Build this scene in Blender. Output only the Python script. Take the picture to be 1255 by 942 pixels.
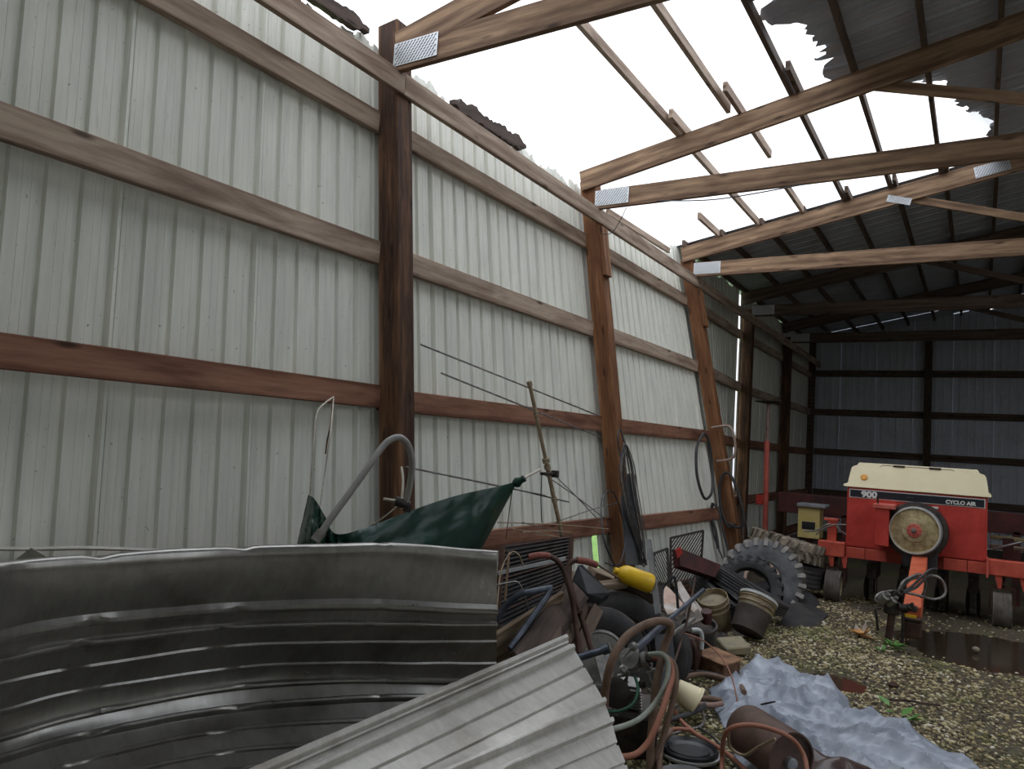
import bpy, bmesh, math, random
import numpy as np
from mathutils import Vector, Matrix, noise as mnoise
for o in list(bpy.data.objects): bpy.data.objects.remove(o)
SC = bpy.context.scene; COL = SC.collection
random.seed(7); rng = np.random.default_rng(7)

# ------------------------------------------------------------------ camera
FPX, YAW, PITCH, ROLL = 917.79, 0.561462, 0.0771918, 0.0632796
CAM = Vector((3.34461, 0.0, 1.6)); IW, IH = 1255, 942
cy_, sy_, cp_, sp_ = math.cos(YAW), math.sin(YAW), math.cos(PITCH), math.sin(PITCH)
FW = Vector((-sy_*cp_, cy_*cp_, sp_)); RT = Vector((cy_, sy_, 0)); UP = RT.cross(FW)
cr_, sr_ = math.cos(ROLL), math.sin(ROLL)
RT, UP = cr_*RT + sr_*UP, -sr_*RT + cr_*UP
cam = bpy.data.objects.new('camera', bpy.data.cameras.new('camera')); COL.objects.link(cam)
cam.matrix_world = Matrix(((RT.x, UP.x, -FW.x, CAM.x), (RT.y, UP.y, -FW.y, CAM.y), (RT.z, UP.z, -FW.z, CAM.z), (0, 0, 0, 1)))
cam.data.sensor_width = 36; cam.data.sensor_fit = 'HORIZONTAL'; cam.data.lens = FPX/IW*36
cam.data.clip_start = 0.05; cam.data.clip_end = 300
SC.camera = cam

# ------------------------------------------------------------------ sky and exposure
SC.view_settings.view_transform = 'Standard'; SC.view_settings.look = 'None'
SC.view_settings.exposure = 1.5; SC.view_settings.gamma = 1.0
world = bpy.data.worlds.new('sky'); SC.world = world; world.use_nodes = True
nt = world.node_tree; nt.nodes.clear()
wo = nt.nodes.new('ShaderNodeOutputWorld'); bg = nt.nodes.new('ShaderNodeBackground')
tc = nt.nodes.new('ShaderNodeTexCoord'); ns = nt.nodes.new('ShaderNodeTexNoise'); rp = nt.nodes.new('ShaderNodeValToRGB')
ns.inputs['Scale'].default_value = 1.6; ns.inputs['Detail'].default_value = 5; ns.inputs['Roughness'].default_value = .5
rp.color_ramp.elements[0].position = .35; rp.color_ramp.elements[0].color = (.62, .66, .73, 1)
rp.color_ramp.elements[1].position = .62; rp.color_ramp.elements[1].color = (.77, .79, .83, 1)
nt.links.new(tc.outputs['Generated'], ns.inputs['Vector']); nt.links.new(ns.outputs['Fac'], rp.inputs['Fac'])
sxz = nt.nodes.new('ShaderNodeSeparateXYZ'); nt.links.new(tc.outputs['Generated'], sxz.inputs[0])
mr = nt.nodes.new('ShaderNodeMapRange'); mr.inputs['From Min'].default_value = 0.0; mr.inputs['From Max'].default_value = 1.0
mr.inputs['To Min'].default_value = .48; mr.inputs['To Max'].default_value = 1.44   # overcast sky: brighter towards the zenith
nt.links.new(sxz.outputs['Z'], mr.inputs['Value']); nt.links.new(mr.outputs[0], bg.inputs['Strength'])
nt.links.new(rp.outputs['Color'], bg.inputs['Color']); 
nt.links.new(bg.outputs[0], wo.inputs[0])

# ------------------------------------------------------------------ pixel -> place helpers (used to measure the photograph)
def ray(px, py): return FW + RT*((px-IW/2)/FPX) - UP*((py-IH/2)/FPX)
def D(px, py, zc): return CAM + ray(px, py)*zc
def on(px, py, ax, v):
    d = ray(px, py); return CAM + d*((v-CAM[ax])/d[ax])
def X(px, py, v): return on(px, py, 0, v)
def Y(px, py, v): return on(px, py, 1, v)
def G(px, py, z=0.0): return on(px, py, 2, z)
def cdir(r, u, t): return (RT*r + UP*u - FW*t).normalized()
def edir(px, py, r, u, t):
    d = ray(px, py).normalized(); n = cdir(r, u, 0); n = (n-d*n.dot(d)).normalized(); return (n-d*t).normalized()
def depth(p): return (p-CAM).dot(FW)

# ------------------------------------------------------------------ materials
MATS = {}
def _nodes(name):
    m = bpy.data.materials.new(name); m.use_nodes = True; n = m.node_tree; n.nodes.clear()
    out = n.nodes.new('ShaderNodeOutputMaterial'); b = n.nodes.new('ShaderNodeBsdfPrincipled')
    n.links.new(b.outputs[0], out.inputs[0]); MATS[name] = m; return m, n, b
def _noise(n, vec, scale, detail=4, rough=.55, dist=0.0):
    t = n.nodes.new('ShaderNodeTexNoise'); t.inputs['Scale'].default_value = scale; t.inputs['Detail'].default_value = detail
    t.inputs['Roughness'].default_value = rough; t.inputs['Distortion'].default_value = dist
    if vec: n.links.new(vec, t.inputs['Vector'])
    return t.outputs['Fac']
def _ramp(n, fac, stops):
    r = n.nodes.new('ShaderNodeValToRGB'); e = r.color_ramp.elements
    e[0].position = stops[0][0]; e[0].color = (*stops[0][1], 1); e[1].position = stops[-1][0]; e[1].color = (*stops[-1][1], 1)
    for p, c in stops[1:-1]:
        k = e.new(p); k.color = (*c, 1)
    n.links.new(fac, r.inputs[0]); return r.outputs[0]
def _mix(n, f, a, b, mode='MIX'):
    m = n.nodes.new('ShaderNodeMix'); m.data_type = 'RGBA'; m.blend_type = mode
    for s, v in ((0, f), (6, a), (7, b)):
        if hasattr(v, 'links') or hasattr(v, 'is_output'): n.links.new(v, m.inputs[s])
        elif s == 0: m.inputs[0].default_value = v
        else: m.inputs[s].default_value = (*v, 1)
    return m.outputs[2]
def _bump(n, b, h, strength, dist=.01):
    q = n.nodes.new('ShaderNodeBump'); q.inputs['Strength'].default_value = strength; q.inputs['Distance'].default_value = dist
    n.links.new(h, q.inputs['Height']); n.links.new(q.outputs[0], b.inputs['Normal'])
def _map(n, src, scale):
    t = n.nodes.new('ShaderNodeTexCoord'); m = n.nodes.new('ShaderNodeMapping'); m.inputs['Scale'].default_value = scale
    n.links.new(t.outputs[src], m.inputs[0]); return m.outputs[0]
def mat(name, c, rough=.6, metal=0.0, c2=None, scale=8, lo=.35, hi=.65, bump=0.0, bscale=60, spec=.5, coat=0, src='Object', rvar=0):
    m, n, b = _nodes(name)
    b.inputs['Roughness'].default_value = rough; b.inputs['Metallic'].default_value = metal
    b.inputs['Specular IOR Level'].default_value = spec
    v = _map(n, src, (1, 1, 1))
    if c2:
        f = _noise(n, v, scale, 6, .6)
        n.links.new(_ramp(n, f, [(lo, c), (hi, c2)]), b.inputs['Base Color'])
    else: b.inputs['Base Color'].default_value = (*c, 1)
    if bump: _bump(n, b, _noise(n, v, bscale, 5), bump)
    return m
def wood(name, dark, mid, light, rough=.75, wet=0.0):
    m, n, b = _nodes(name)
    v = _map(n, 'Object', (1.2, 14, 14)); v2 = _map(n, 'Object', (.6, 4, 4)); v3 = _map(n, 'Object', (2.5, 9, 9))
    info = n.nodes.new('ShaderNodeObjectInfo')
    add = n.nodes.new('ShaderNodeVectorMath'); add.operation = 'ADD'
    n.links.new(v2, add.inputs[0]); n.links.new(info.outputs['Random'], add.inputs[1])
    g = _noise(n, v, 3.0, 8, .65, .3); big = _noise(n, add.outputs[0], 2.2, 4, .6, .8)
    wv = n.nodes.new('ShaderNodeTexWave'); wv.wave_type = 'RINGS'; wv.inputs['Scale'].default_value = .9
    wv.inputs['Distortion'].default_value = 6; wv.inputs['Detail'].default_value = 3; n.links.new(v2, wv.inputs['Vector'])
    c = _ramp(n, g, [(.25, dark), (.5, mid), (.75, light)])
    c = _mix(n, .45, c, _ramp(n, wv.outputs['Fac'], [(.1, dark), (.8, light)]))
    c = _mix(n, _ramp(n, big, [(.42, (0, 0, 0)), (.7, (.75, .75, .75))]), c, dark)
    vo = n.nodes.new('ShaderNodeTexVoronoi'); vo.inputs['Scale'].default_value = .9; n.links.new(v3, vo.inputs['Vector'])
    c = _mix(n, _ramp(n, vo.outputs['Distance'], [(.06, (.85, .85, .85)), (.16, (0, 0, 0))]), c, tuple(x*.35 for x in dark))
    n.links.new(c, b.inputs['Base Color']); b.inputs['Roughness'].default_value = rough
    b.inputs['Specular IOR Level'].default_value = .3
    _bump(n, b, g, .35, .004); return m
W_GREY = wood('weathered_wood', (.17, .11, .078), (.40, .30, .225), (.58, .47, .375))
W_RED = wood('reddish_wood', (.10, .040, .024), (.25, .115, .07), (.40, .21, .14))
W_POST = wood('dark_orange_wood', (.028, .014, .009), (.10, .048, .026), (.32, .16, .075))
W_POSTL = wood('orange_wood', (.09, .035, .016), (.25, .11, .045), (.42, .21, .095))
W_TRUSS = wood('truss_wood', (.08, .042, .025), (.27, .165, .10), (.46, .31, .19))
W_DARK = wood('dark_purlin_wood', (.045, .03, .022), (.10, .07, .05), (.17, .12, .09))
W_ROT = wood('rotten_wood', (.02, .013, .010), (.06, .042, .034), (.14, .10, .08))
W_PLY = wood('tan_plank', (.10, .065, .04), (.26, .19, .125), (.42, .34, .25))

def wall_mat():
    m, n, b = _nodes('painted_steel_wall')
    v = _map(n, 'Object', (1, 1, 1)); vs = _map(n, 'Object', (6, 6, .5)); info = n.nodes.new('ShaderNodeObjectInfo')
    c = _ramp(n, _noise(n, vs, 2.0, 6, .6), [(.3, (.64, .655, .59)), (.7, (.82, .825, .745))])
    spk = _noise(n, v, 38, 3, .5)
    c = _mix(n, _ramp(n, spk, [(.70, (0, 0, 0)), (.76, (.55, .55, .55))]), c, (.06, .055, .045))
    st = _noise(n, vs, 5, 5, .7)
    c = _mix(n, _ramp(n, st, [(.60, (0, 0, 0)), (.8, (.35, .35, .35))]), c, (.20, .19, .16))
    n.links.new(c, b.inputs['Base Color']); b.inputs['Roughness'].default_value = .5; b.inputs['Specular IOR Level'].default_value = .25
    _bump(n, b, _noise(n, v, 3, 3), .15, .02); return m
M_WALL = wall_mat()
def galv(name, base, rough=.36, metal=.9, stain=(.10, .085, .07), sc=3):
    m, n, b = _nodes(name)
    v = _map(n, 'Object', (1, 1, 1)); v2 = _map(n, 'Object', (1, 3, 1))
    c = _ramp(n, _noise(n, v2, 18, 6, .7), [(.3, tuple(x*.78 for x in base)), (.7, base)])
    c = _mix(n, _ramp(n, _noise(n, v, sc, 5, .6), [(.52, (0, 0, 0)), (.72, (.7, .7, .7))]), c, stain)
    n.links.new(c, b.inputs['Base Color']); b.inputs['Metallic'].default_value = metal
    n.links.new(_ramp(n, _noise(n, v, 9, 5, .6), [(.3, (rough-.08,)*3), (.7, (rough+.14,)*3)]), b.inputs['Roughness'])
    _bump(n, b, _noise(n, v, 55, 3), .08, .004); return m
M_GALV = galv('galvanised_sheet', (.36, .35, .325), .34)
M_GALV2 = galv('dirty_galvanised_sheet', (.66, .64, .59), .48, .4, (.30, .26, .21), 4)
M_ROOF = galv('roof_steel', (.58, .62, .70), .45, .3, (.34, .35, .38), 1.5)
M_DARKSLOT = mat('slot_shadow_steel', (.10, .10, .10), .6, .4)
M_PLATE = galv('plate_steel', (.62, .64, .66), .4, .7, (.4, .4, .4), 6)
M_RUB = mat('black_rubber', (.018, .018, .020), .62, c2=(.05, .048, .046), scale=7, bump=.15)
M_RUBG = mat('dusty_grey_rubber', (.075, .077, .082), .75, c2=(.17, .17, .175), scale=9, bump=.2)
M_RUBT = mat('tan_dusty_rubber', (.10, .085, .065), .85, c2=(.42, .36, .28), scale=6, bump=.2)
M_RUBW = mat('worn_tread_rubber', (.22, .205, .19), .85, c2=(.40, .38, .355), scale=10, bump=.2)
M_RUBB = mat('brown_dusty_rubber', (.05, .042, .036), .7, c2=(.19, .165, .14), scale=5, bump=.15)
M_BLACK = mat('black_plastic', (.012, .013, .016), .4, c2=(.03, .032, .036), scale=10)
M_BLACKM = mat('dark_iron', (.022, .020, .020), .55, .4, c2=(.07, .055, .045), scale=12, bump=.2)
M_RUST = mat('rusty_iron', (.11, .050, .028), .8, .1, c2=(.32, .18, .095), scale=10, bump=.3)
M_RUSTD = mat('dark_rust', (.040, .020, .014), .6, .3, c2=(.10, .052, .036), scale=9, bump=.15)
M_BROWNR = mat('brown_steel', (.075, .045, .035), .6, .2, c2=(.16, .095, .072), scale=8, bump=.1)
M_RED = mat('faded_red_paint', (.42, .030, .022), .5, c2=(.60, .062, .045), scale=5, bump=.05)
M_REDP = mat('pinkish_red_paint', (.50, .09, .065), .55, c2=(.64, .16, .12), scale=6)
M_ORANGE = mat('faded_orange_red_paint', (.44, .055, .035), .5, c2=(.62, .115, .07), scale=7, bump=.05)
M_ORANGE2 = mat('orange_drawbar_paint', (.55, .10, .045), .5, c2=(.70, .18, .09), scale=7, bump=.05)
M_REDD = mat('dark_red_paint', (.035, .010, .009), .6, c2=(.09, .018, .015), scale=6)
M_CREAM = mat('cream_paint', (.82, .72, .46), .45, c2=(.88, .79, .54), scale=3)
M_NAVY = mat('black_decal', (.014, .016, .024), .4)
M_WHITE = mat('white_decal', (.75, .75, .73), .5)
M_AMBER = mat('amber_lens', (.80, .36, .03), .25, c2=(.65, .25, .02), scale=30)
M_DUST = mat('dusty_yellow_metal', (.25, .19, .085), .7, .2, c2=(.50, .42, .24), scale=14, bump=.15)
M_YBOX = mat('yellow_cream_paint', (.60, .48, .16), .5, c2=(.70, .58, .24), scale=5)
M_GREYP = mat('grey_plastic', (.20, .21, .22), .5, c2=(.30, .31, .32), scale=7)
M_GREEN = mat('green_tarp', (.004, .030, .020), .38, c2=(.008, .052, .036), scale=4, bump=.12, bscale=25)
M_GREYT = mat('grey_tarp', (.20, .23, .28), .36, c2=(.42, .46, .53), scale=4, bump=.1, bscale=40)
M_PIPE = mat('grey_pvc', (.27, .26, .25), .5, c2=(.36, .35, .33), scale=5)
M_ROPE = mat('pale_rope', (.42, .38, .31), .9, c2=(.60, .55, .47), scale=40, bump=.2)
M_TWINE = mat('dark_twine', (.08, .05, .03), .9, c2=(.2, .13, .08), scale=40)
M_ANT = mat('corroded_aluminium', (.24, .18, .11), .65, .3, c2=(.38, .30, .20), scale=30, bump=.2)
M_WIRE = mat('steel_wire', (.10, .095, .09), .45, .6, c2=(.32, .30, .28), scale=20)
M_HOSEB = mat('brown_hose', (.13, .075, .048), .65, c2=(.22, .14, .095), scale=10)
M_HOSET = mat('terracotta_hose', (.30, .105, .060), .6, c2=(.38, .16, .10), scale=10)
M_HOSEG = mat('sage_hose', (.24, .27, .22), .6, c2=(.34, .36, .30), scale=10)
M_HOSEK = mat('black_hose', (.02, .02, .022), .4, c2=(.06, .06, .062), scale=10)
M_HOSEGR = mat('green_hose', (.03, .12, .07), .5)
M_COPPER = mat('copper_tube', (.40, .19, .13), .45, .4, c2=(.26, .12, .085), scale=20)
M_BLUE = mat('blue_grey_paint', (.030, .038, .055), .4, .3, c2=(.11, .125, .155), scale=9)
M_GRIP = mat('red_rubber_grip', (.20, .055, .04), .7, c2=(.30, .10, .075), scale=20)
M_YELLOW = mat('yellow_plastic', (.80, .52, .015), .4, c2=(.72, .43, .01), scale=8)
M_TANB = mat('tan_plastic', (.36, .29, .17), .55, c2=(.16, .115, .06), scale=7, bump=.05)
M_WPLAS = mat('white_plastic', (.58, .60, .58), .45, c2=(.48, .48, .45), scale=8)
M_PAPER = mat('soiled_paper', (.62, .60, .57), .85, c2=(.42, .32, .25), scale=9)
M_BAG = mat('pinkish_sack', (.50, .34, .26), .85, c2=(.62, .48, .40), scale=12, bump=.2)
M_CONC = mat('mossy_concrete', (.20, .18, .13), .9, c2=(.34, .29, .18), scale=9, bump=.4)
M_IRONG = mat('grey_machine_metal', (.16, .16, .15), .45, .6, c2=(.34, .33, .30), scale=12, bump=.2)
M_ZINC = mat('zinc_angle', (.26, .27, .28), .45, .6, c2=(.36, .37, .38), scale=8)
M_LEAF = mat('green_leaf', (.07, .20, .03), .5, c2=(.13, .30, .06), scale=20)
M_DLEAF = mat('orange_dead_leaf', (.55, .24, .05), .7, c2=(.70, .42, .18), scale=20)
M_SCRAP = mat('dark_scrap', (.022, .018, .015), .75, c2=(.10, .075, .055), scale=6, bump=.5, bscale=18)
M_STAIN = mat('brown_plastic_film', (.05, .030, .026), .28, c2=(.11, .07, .06), scale=9, bump=.2, bscale=20)
M_TREAD = mat('grooved_tyre_brown', (.075, .066, .055), .85, c2=(.17, .155, .13), scale=6, bump=.2)

def floor_mat():
    m, n, b = _nodes('muddy_gravel_floor')
    v = _map(n, 'Object', (1, 1, 1))
    c = _ramp(n, _noise(n, v, 30, 8, .7), [(.3, (.035, .027, .018)), (.55, (.10, .08, .05)), (.75, (.24, .20, .13))])
    c = _mix(n, _ramp(n, _noise(n, v, 1.6, 4, .6), [(.54, (0, 0, 0)), (.68, (.8, .8, .8))]), c, _ramp(n, _noise(n, v, 45, 4), [(.3, (.045, .06, .012)), (.7, (.14, .16, .04))]))
    n.links.new(c, b.inputs['Base Color']); b.inputs['Roughness'].default_value = .75
    _bump(n, b, _noise(n, v, 70, 6, .7), .6, .02); return m
M_FLOOR = floor_mat()
def stone_mat():
    m, n, b = _nodes('yellowish_gravel')
    a = n.nodes.new('ShaderNodeAttribute'); a.attribute_name = 'tint'
    v = _map(n, 'Object', (1, 1, 1))
    c = _ramp(n, a.outputs['Fac'], [(0, (.035, .026, .016)), (.35, (.15, .115, .06)), (.65, (.40, .325, .16)), (.88, (.58, .50, .30)), (1, (.72, .67, .55))])
    c = _mix(n, _ramp(n, _noise(n, v, 1.7, 4, .6), [(.52, (0, 0, 0)), (.68, (.65, .65, .65))]), c, (.14, .17, .03))
    n.links.new(c, b.inputs['Base Color']); b.inputs['Roughness'].default_value = .7; return m
M_STONE = stone_mat()
def water_mat():
    m, n, b = _nodes('muddy_water'); b.inputs['Base Color'].default_value = (.045, .032, .020, 1)
    b.inputs['Roughness'].default_value = .12; b.inputs['Specular IOR Level'].default_value = .5
    v = _map(n, 'Object', (1, 1, 1)); _bump(n, b, _noise(n, v, 8, 2), .02, .01); return m
M_WATER = water_mat()
M_WATERR = mat('rusty_puddle', (.13, .035, .012), .12, c2=(.10, .03, .012), scale=4)
M_GRASS = mat('outdoor_grass', (.08, .20, .02), .8, c2=(.16, .30, .04), scale=9)

# ------------------------------------------------------------------ mesh helpers
WM = {}
class MB:
    def __init__(s): s.v = []; s.f = []
    def add(s, vs, fs):
        k = len(s.v); s.v += [Vector(v) for v in vs]; s.f += [tuple(i+k for i in f) for f in fs]; return s
    def box(s, c, d, M=None):
        hx, hy, hz = d[0]/2, d[1]/2, d[2]/2; c = Vector(c)
        vs = [Vector((a*hx, b*hy, e*hz)) for a in (-1, 1) for b in (-1, 1) for e in (-1, 1)]
        if M is not None: vs = [M @ v for v in vs]
        return s.add([v+c for v in vs], [(0, 1, 3, 2), (4, 6, 7, 5), (0, 4, 5, 1), (2, 3, 7, 6), (0, 2, 6, 4), (1, 5, 7, 3)])
    def bar(s, a, b, w, h, up=None):
        a = Vector(a); b = Vector(b); x = (b-a); L = x.length; x.normalize()
        u = Vector(up or (0, 0, 1)); y = u.cross(x)
        if y.length < 1e-4: y = Vector((0, 1, 0)).cross(x)
        y.normalize(); z = x.cross(y); M = Matrix((x, y, z)).transposed()
        return s.box((a+b)/2, (L, w, h), M)
    def tube(s, pts, r, n=8, cap=True):
        pts = [Vector(p) for p in pts]; N = len(pts); rr = r if isinstance(r, (list, tuple)) else [r]*N
        T = [(pts[min(i+1, N-1)]-pts[max(i-1, 0)]).normalized() for i in range(N)]
        a = Vector((0, 0, 1)) if abs(T[0].z) < .9 else Vector((1, 0, 0)); u = T[0].cross(a).normalized(); vs = []
        for i in range(N):
            u = (u - T[i]*u.dot(T[i])).normalized(); w = T[i].cross(u)
            for k in range(n):
                t = 2*math.pi*k/n; vs.append(pts[i]+(u*math.cos(t)+w*math.sin(t))*rr[i])
        fs = [(i*n+k, i*n+(k+1) % n, (i+1)*n+(k+1) % n, (i+1)*n+k) for i in range(N-1) for k in range(n)]
        if cap: fs += [tuple(range(n))[::-1], tuple((N-1)*n+k for k in range(n))]
        return s.add(vs, fs)
    def lathe(s, prof, n=32, M=None, closed=False):
        M = M or Matrix.Identity(4); vs = []
        for r, z in prof:
            for k in range(n):
                t = 2*math.pi*k/n; vs.append(M @ Vector((r*math.cos(t), r*math.sin(t), z)))
        P = len(prof); rng_ = range(P if closed else P-1)
        fs = [(i*n+k, i*n+(k+1) % n, ((i+1) % P)*n+(k+1) % n, ((i+1) % P)*n+k) for i in rng_ for k in range(n)]
        if not closed:
            if prof[0][0] > 1e-6: fs.append(tuple(range(n))[::-1])
            if prof[-1][0] > 1e-6: fs.append(tuple((P-1)*n+k for k in range(n)))
        return s.add(vs, fs)
    def slab(s, pts, th, nrm=None):
        pts = [Vector(p) for p in pts]
        if nrm is None:
            nrm = Vector((0, 0, 0))
            for i in range(len(pts)): nrm += pts[i].cross(pts[(i+1) % len(pts)])
            nrm.normalize()
            if nrm.dot(CAM-pts[0]) < 0: nrm = -nrm
        nrm = Vector(nrm); n = len(pts); vs = pts+[p-nrm*th for p in pts]
        return s.add(vs, [tuple(range(n)), tuple(range(n, 2*n))[::-1]]+[(i, (i+1) % n, n+(i+1) % n, n+i) for i in range(n)])
    def grid(s, rows, th=0):
        R = len(rows); C_ = len(rows[0]); vs = [p for r in rows for p in r]
        return s.add(vs, [(i*C_+j, i*C_+j+1, (i+1)*C_+j+1, (i+1)*C_+j) for i in range(R-1) for j in range(C_-1)])
def frame(o, z, x=None):
    z = Vector(z).normalized(); a = Vector(x) if x else (Vector((0, 0, 1)) if abs(z.z) < .9 else Vector((0, 1, 0)))
    xx = a.cross(z).normalized() if x is None else (a-z*a.dot(z)).normalized(); yy = z.cross(xx)
    return Matrix(((xx.x, yy.x, z.x, o[0]), (xx.y, yy.y, z.y, o[1]), (xx.z, yy.z, z.z, o[2]), (0, 0, 0, 1)))
def place(o, Wm, parent):
    COL.objects.link(o); WM[o.name] = Wm
    if parent: o.parent = parent; o.matrix_parent_inverse = WM[parent.name].inverted()
    o.matrix_basis = Wm
def obj(name, m, mt, parent=None, sm=38, M=None, bev=0, solid=0):
    if M is None:
        xs = [v.x for v in m.v]; ys = [v.y for v in m.v]; zs = [v.z for v in m.v]
        M = Matrix.Translation(((min(xs)+max(xs))/2, (min(ys)+max(ys))/2, min(zs)))
    Mi = M.inverted(); me = bpy.data.meshes.new(name); me.from_pydata([Mi @ v for v in m.v], [], m.f)
    b = bmesh.new(); b.from_mesh(me); bmesh.ops.recalc_face_normals(b, faces=b.faces)
    if bev: bmesh.ops.bevel(b, geom=[e for e in b.edges], offset=bev, segments=1, affect='EDGES')
    if sm:
        for f in b.faces: f.smooth = True
        for e in b.edges:
            if len(e.link_faces) != 2 or e.calc_face_angle(0) > math.radians(sm): e.smooth = False
    b.to_mesh(me); b.free(); me.materials.append(mt)
    o = bpy.data.objects.new(name, me); place(o, M, parent)
    if solid:
        k = o.modifiers.new('thickness', 'SOLIDIFY'); k.thickness = solid; k.offset = 0
    return o
def tag(o, label=None, cat=None, group=None, kind=None):
    if label: o['label'] = label
    if cat: o['category'] = cat
    if group: o['group'] = group
    if kind: o['kind'] = kind
    return o
def thing(name, label, cat, loc, group=None, kind=None):
    o = bpy.data.objects.new(name, None); o.empty_display_size = .1
    place(o, Matrix.Translation(Vector(loc)), None); return tag(o, label, cat, group, kind)
def board(name, a, b, w, h, mt, parent=None, up=None, bev=.004, seg=1, wob=0):
    """timber from a to b: w across, h along 'up'; local X runs along the grain"""
    a = Vector(a); b = Vector(b); x = b-a; L = x.length; x.normalize(); u = Vector(up or (0, 0, 1)); y = u.cross(x)
    if y.length < 1e-4: y = Vector((0, 1, 0)).cross(x)
    y.normalize(); z = x.cross(y); c = (a+b)/2
    M = Matrix(((x.x, y.x, z.x, c.x), (x.y, y.y, z.y, c.y), (x.z, y.z, z.z, c.z), (0, 0, 0, 1)))
    m = MB().box((0, 0, 0), (L, w, h)); m.v = [M @ v for v in m.v]
    return obj(name, m, mt, parent, 0, M, bev)
def spl(pts, n=8):
    P = [Vector(p) for p in pts]; out = []
    for i in range(len(P)-1):
        p0 = P[max(i-1, 0)]; p1 = P[i]; p2 = P[i+1]; p3 = P[min(i+2, len(P)-1)]
        for k in range(n):
            t = k/n; out.append(.5*((2*p1)+(p2-p0)*t+(2*p0-5*p1+4*p2-p3)*t*t+(3*p1-p0-3*p2+p3)*t**3))
    out.append(P[-1]); return out
def hose(name, pts, r, mt, parent=None, n=8, seg=6, label=None, cat=None, group=None):
    return tag(obj(name, MB().tube(spl(pts, seg), r, n), mt, parent, 60), label, cat, group)

# ------------------------------------------------------------------ the barn
YP = [3.554+3.05*k for k in range(6)]; YP[5] = 18.85
def slope(y): return float(np.interp(y, [0, 1.9, 2.7, 3.55, 6.6, 9.65, 12.6, 20], [.03, .05, .075, .105, .155, .21, 0, 0]))
def xo(y, z): return -.10+slope(y)*(3.95-z)
wall = thing('wall_left', None, None, (0, 6, 0), kind='structure')
rib = []
for k in range(5):
    y = .1524*k
    rib += [(y, 0), (y+.042, 0), (y+.045, -.0018), (y+.048, 0), (y+.080, 0), (y+.083, -.0018), (y+.086, 0), (y+.108, 0), (y+.114, -.022), (y+.140, -.022), (y+.147, 0)]
rib += [(.758, 0), (.762, .010), (.776, .010), (.777, .004)]
rib_flat = list(rib)
rib[0] = (-.004, -.010); rib.insert(1, (.022, -.010)); rib.insert(2, (.026, 0))
def wall_panel(y0, z1, k, name='steel_panel', cut=None, y_end=None):
    m = MB(); zs = [0.02, .4, .78, .86, 1.3, 1.8, 2.3, 2.8, 3.3, 3.8]; rows = []
    jag = random.uniform(0, 9)
    for z in zs+[z1]:
        row = []
        for (dy, dx) in rib:
            if y_end and y0+dy > y_end: continue
            zz = z
            if z == z1: zz = z1 + .035*math.sin(dy*9+jag) + (.02 if int(dy*20) % 3 == 0 else 0)
            yy = y0+dy
            if cut and z < .8 and dy > .6: yy = y0+.6+(dy-.6)*.1
            row.append(Vector((xo(yy, zz)-.055+dx+.006*mnoise.noise(Vector((yy*1.5, zz*1.2, 0))), yy, zz)))
        rows.append(row)
    m.grid(rows); return obj(name, m, M_WALL, wall, 30, solid=.0012)
y = 1.9-.762*4; k = 0
while y < 12.3:
    wall_panel(y, (float(np.interp(y, [0, 4, 9, 12.6], [4.18, 4.22, 4.27, 4.40]) if y < 9.5 else 4.44)+random.uniform(-.02, .0)), k, cut=(abs(y-5.71) < .05)); y += .762; k += 1
y = 12.77
while y < 18.8:
    wall_panel(y, 4.43, k, y_end=18.97); y += .762; k += 1
ys_ = [-1.2]+YP
for z0, z1, mt, nm in ((3.59, 3.73, W_GREY, 'girt'), (2.69, 2.84, W_GREY, 'girt'), (1.76, 1.905, W_RED, 'girt'), (.80, .95, W_RED, 'girt'), (.02, .20, W_RED, 'splash_board')):
    zc = (z0+z1)/2
    for i in range(len(ys_)-1):
        a, b = ys_[i]+.02, ys_[i+1]+.02
        xa, xb = xo(a, zc)-.012, xo(b, zc)-.012
        j = random.uniform(-.012, .012)
        board(nm, (xa, a, zc+j), (xb, b, zc+random.uniform(-.012, .012)), .05, z1-z0, mt, wall, bev=.004)
PTOP = [4.35, 4.30, 4.22, 4.1, 4.1, 4.1]
for i, (yk, lab) in enumerate(zip(YP[:5], ['dark wet square timber post nearest the camera, standing proud of the eave beam', 'orange-brown leaning timber post behind the wire coil, second from the camera', 'steeply leaning orange timber post with a belt and a bent pipe on it', 'upright brown timber post beside the slit of daylight', 'dim timber post in the far dark corner behind the red pole'])):
    s = slope(yk); top = PTOP[i]
    f = lambda z: Vector((xo(yk, z)+.085 if s else -.02, yk+.075, z))
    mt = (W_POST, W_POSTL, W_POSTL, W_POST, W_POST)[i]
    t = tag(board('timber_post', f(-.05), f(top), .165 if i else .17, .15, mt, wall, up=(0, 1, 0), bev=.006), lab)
    if i in (1, 2):
        g = lambda z: Vector((xo(yk, z)+.19, yk+.06, z)); board('scab_block', g(3.30), g(3.80), .035, .14, W_POSTL, t, up=(0, 1, 0))
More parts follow.
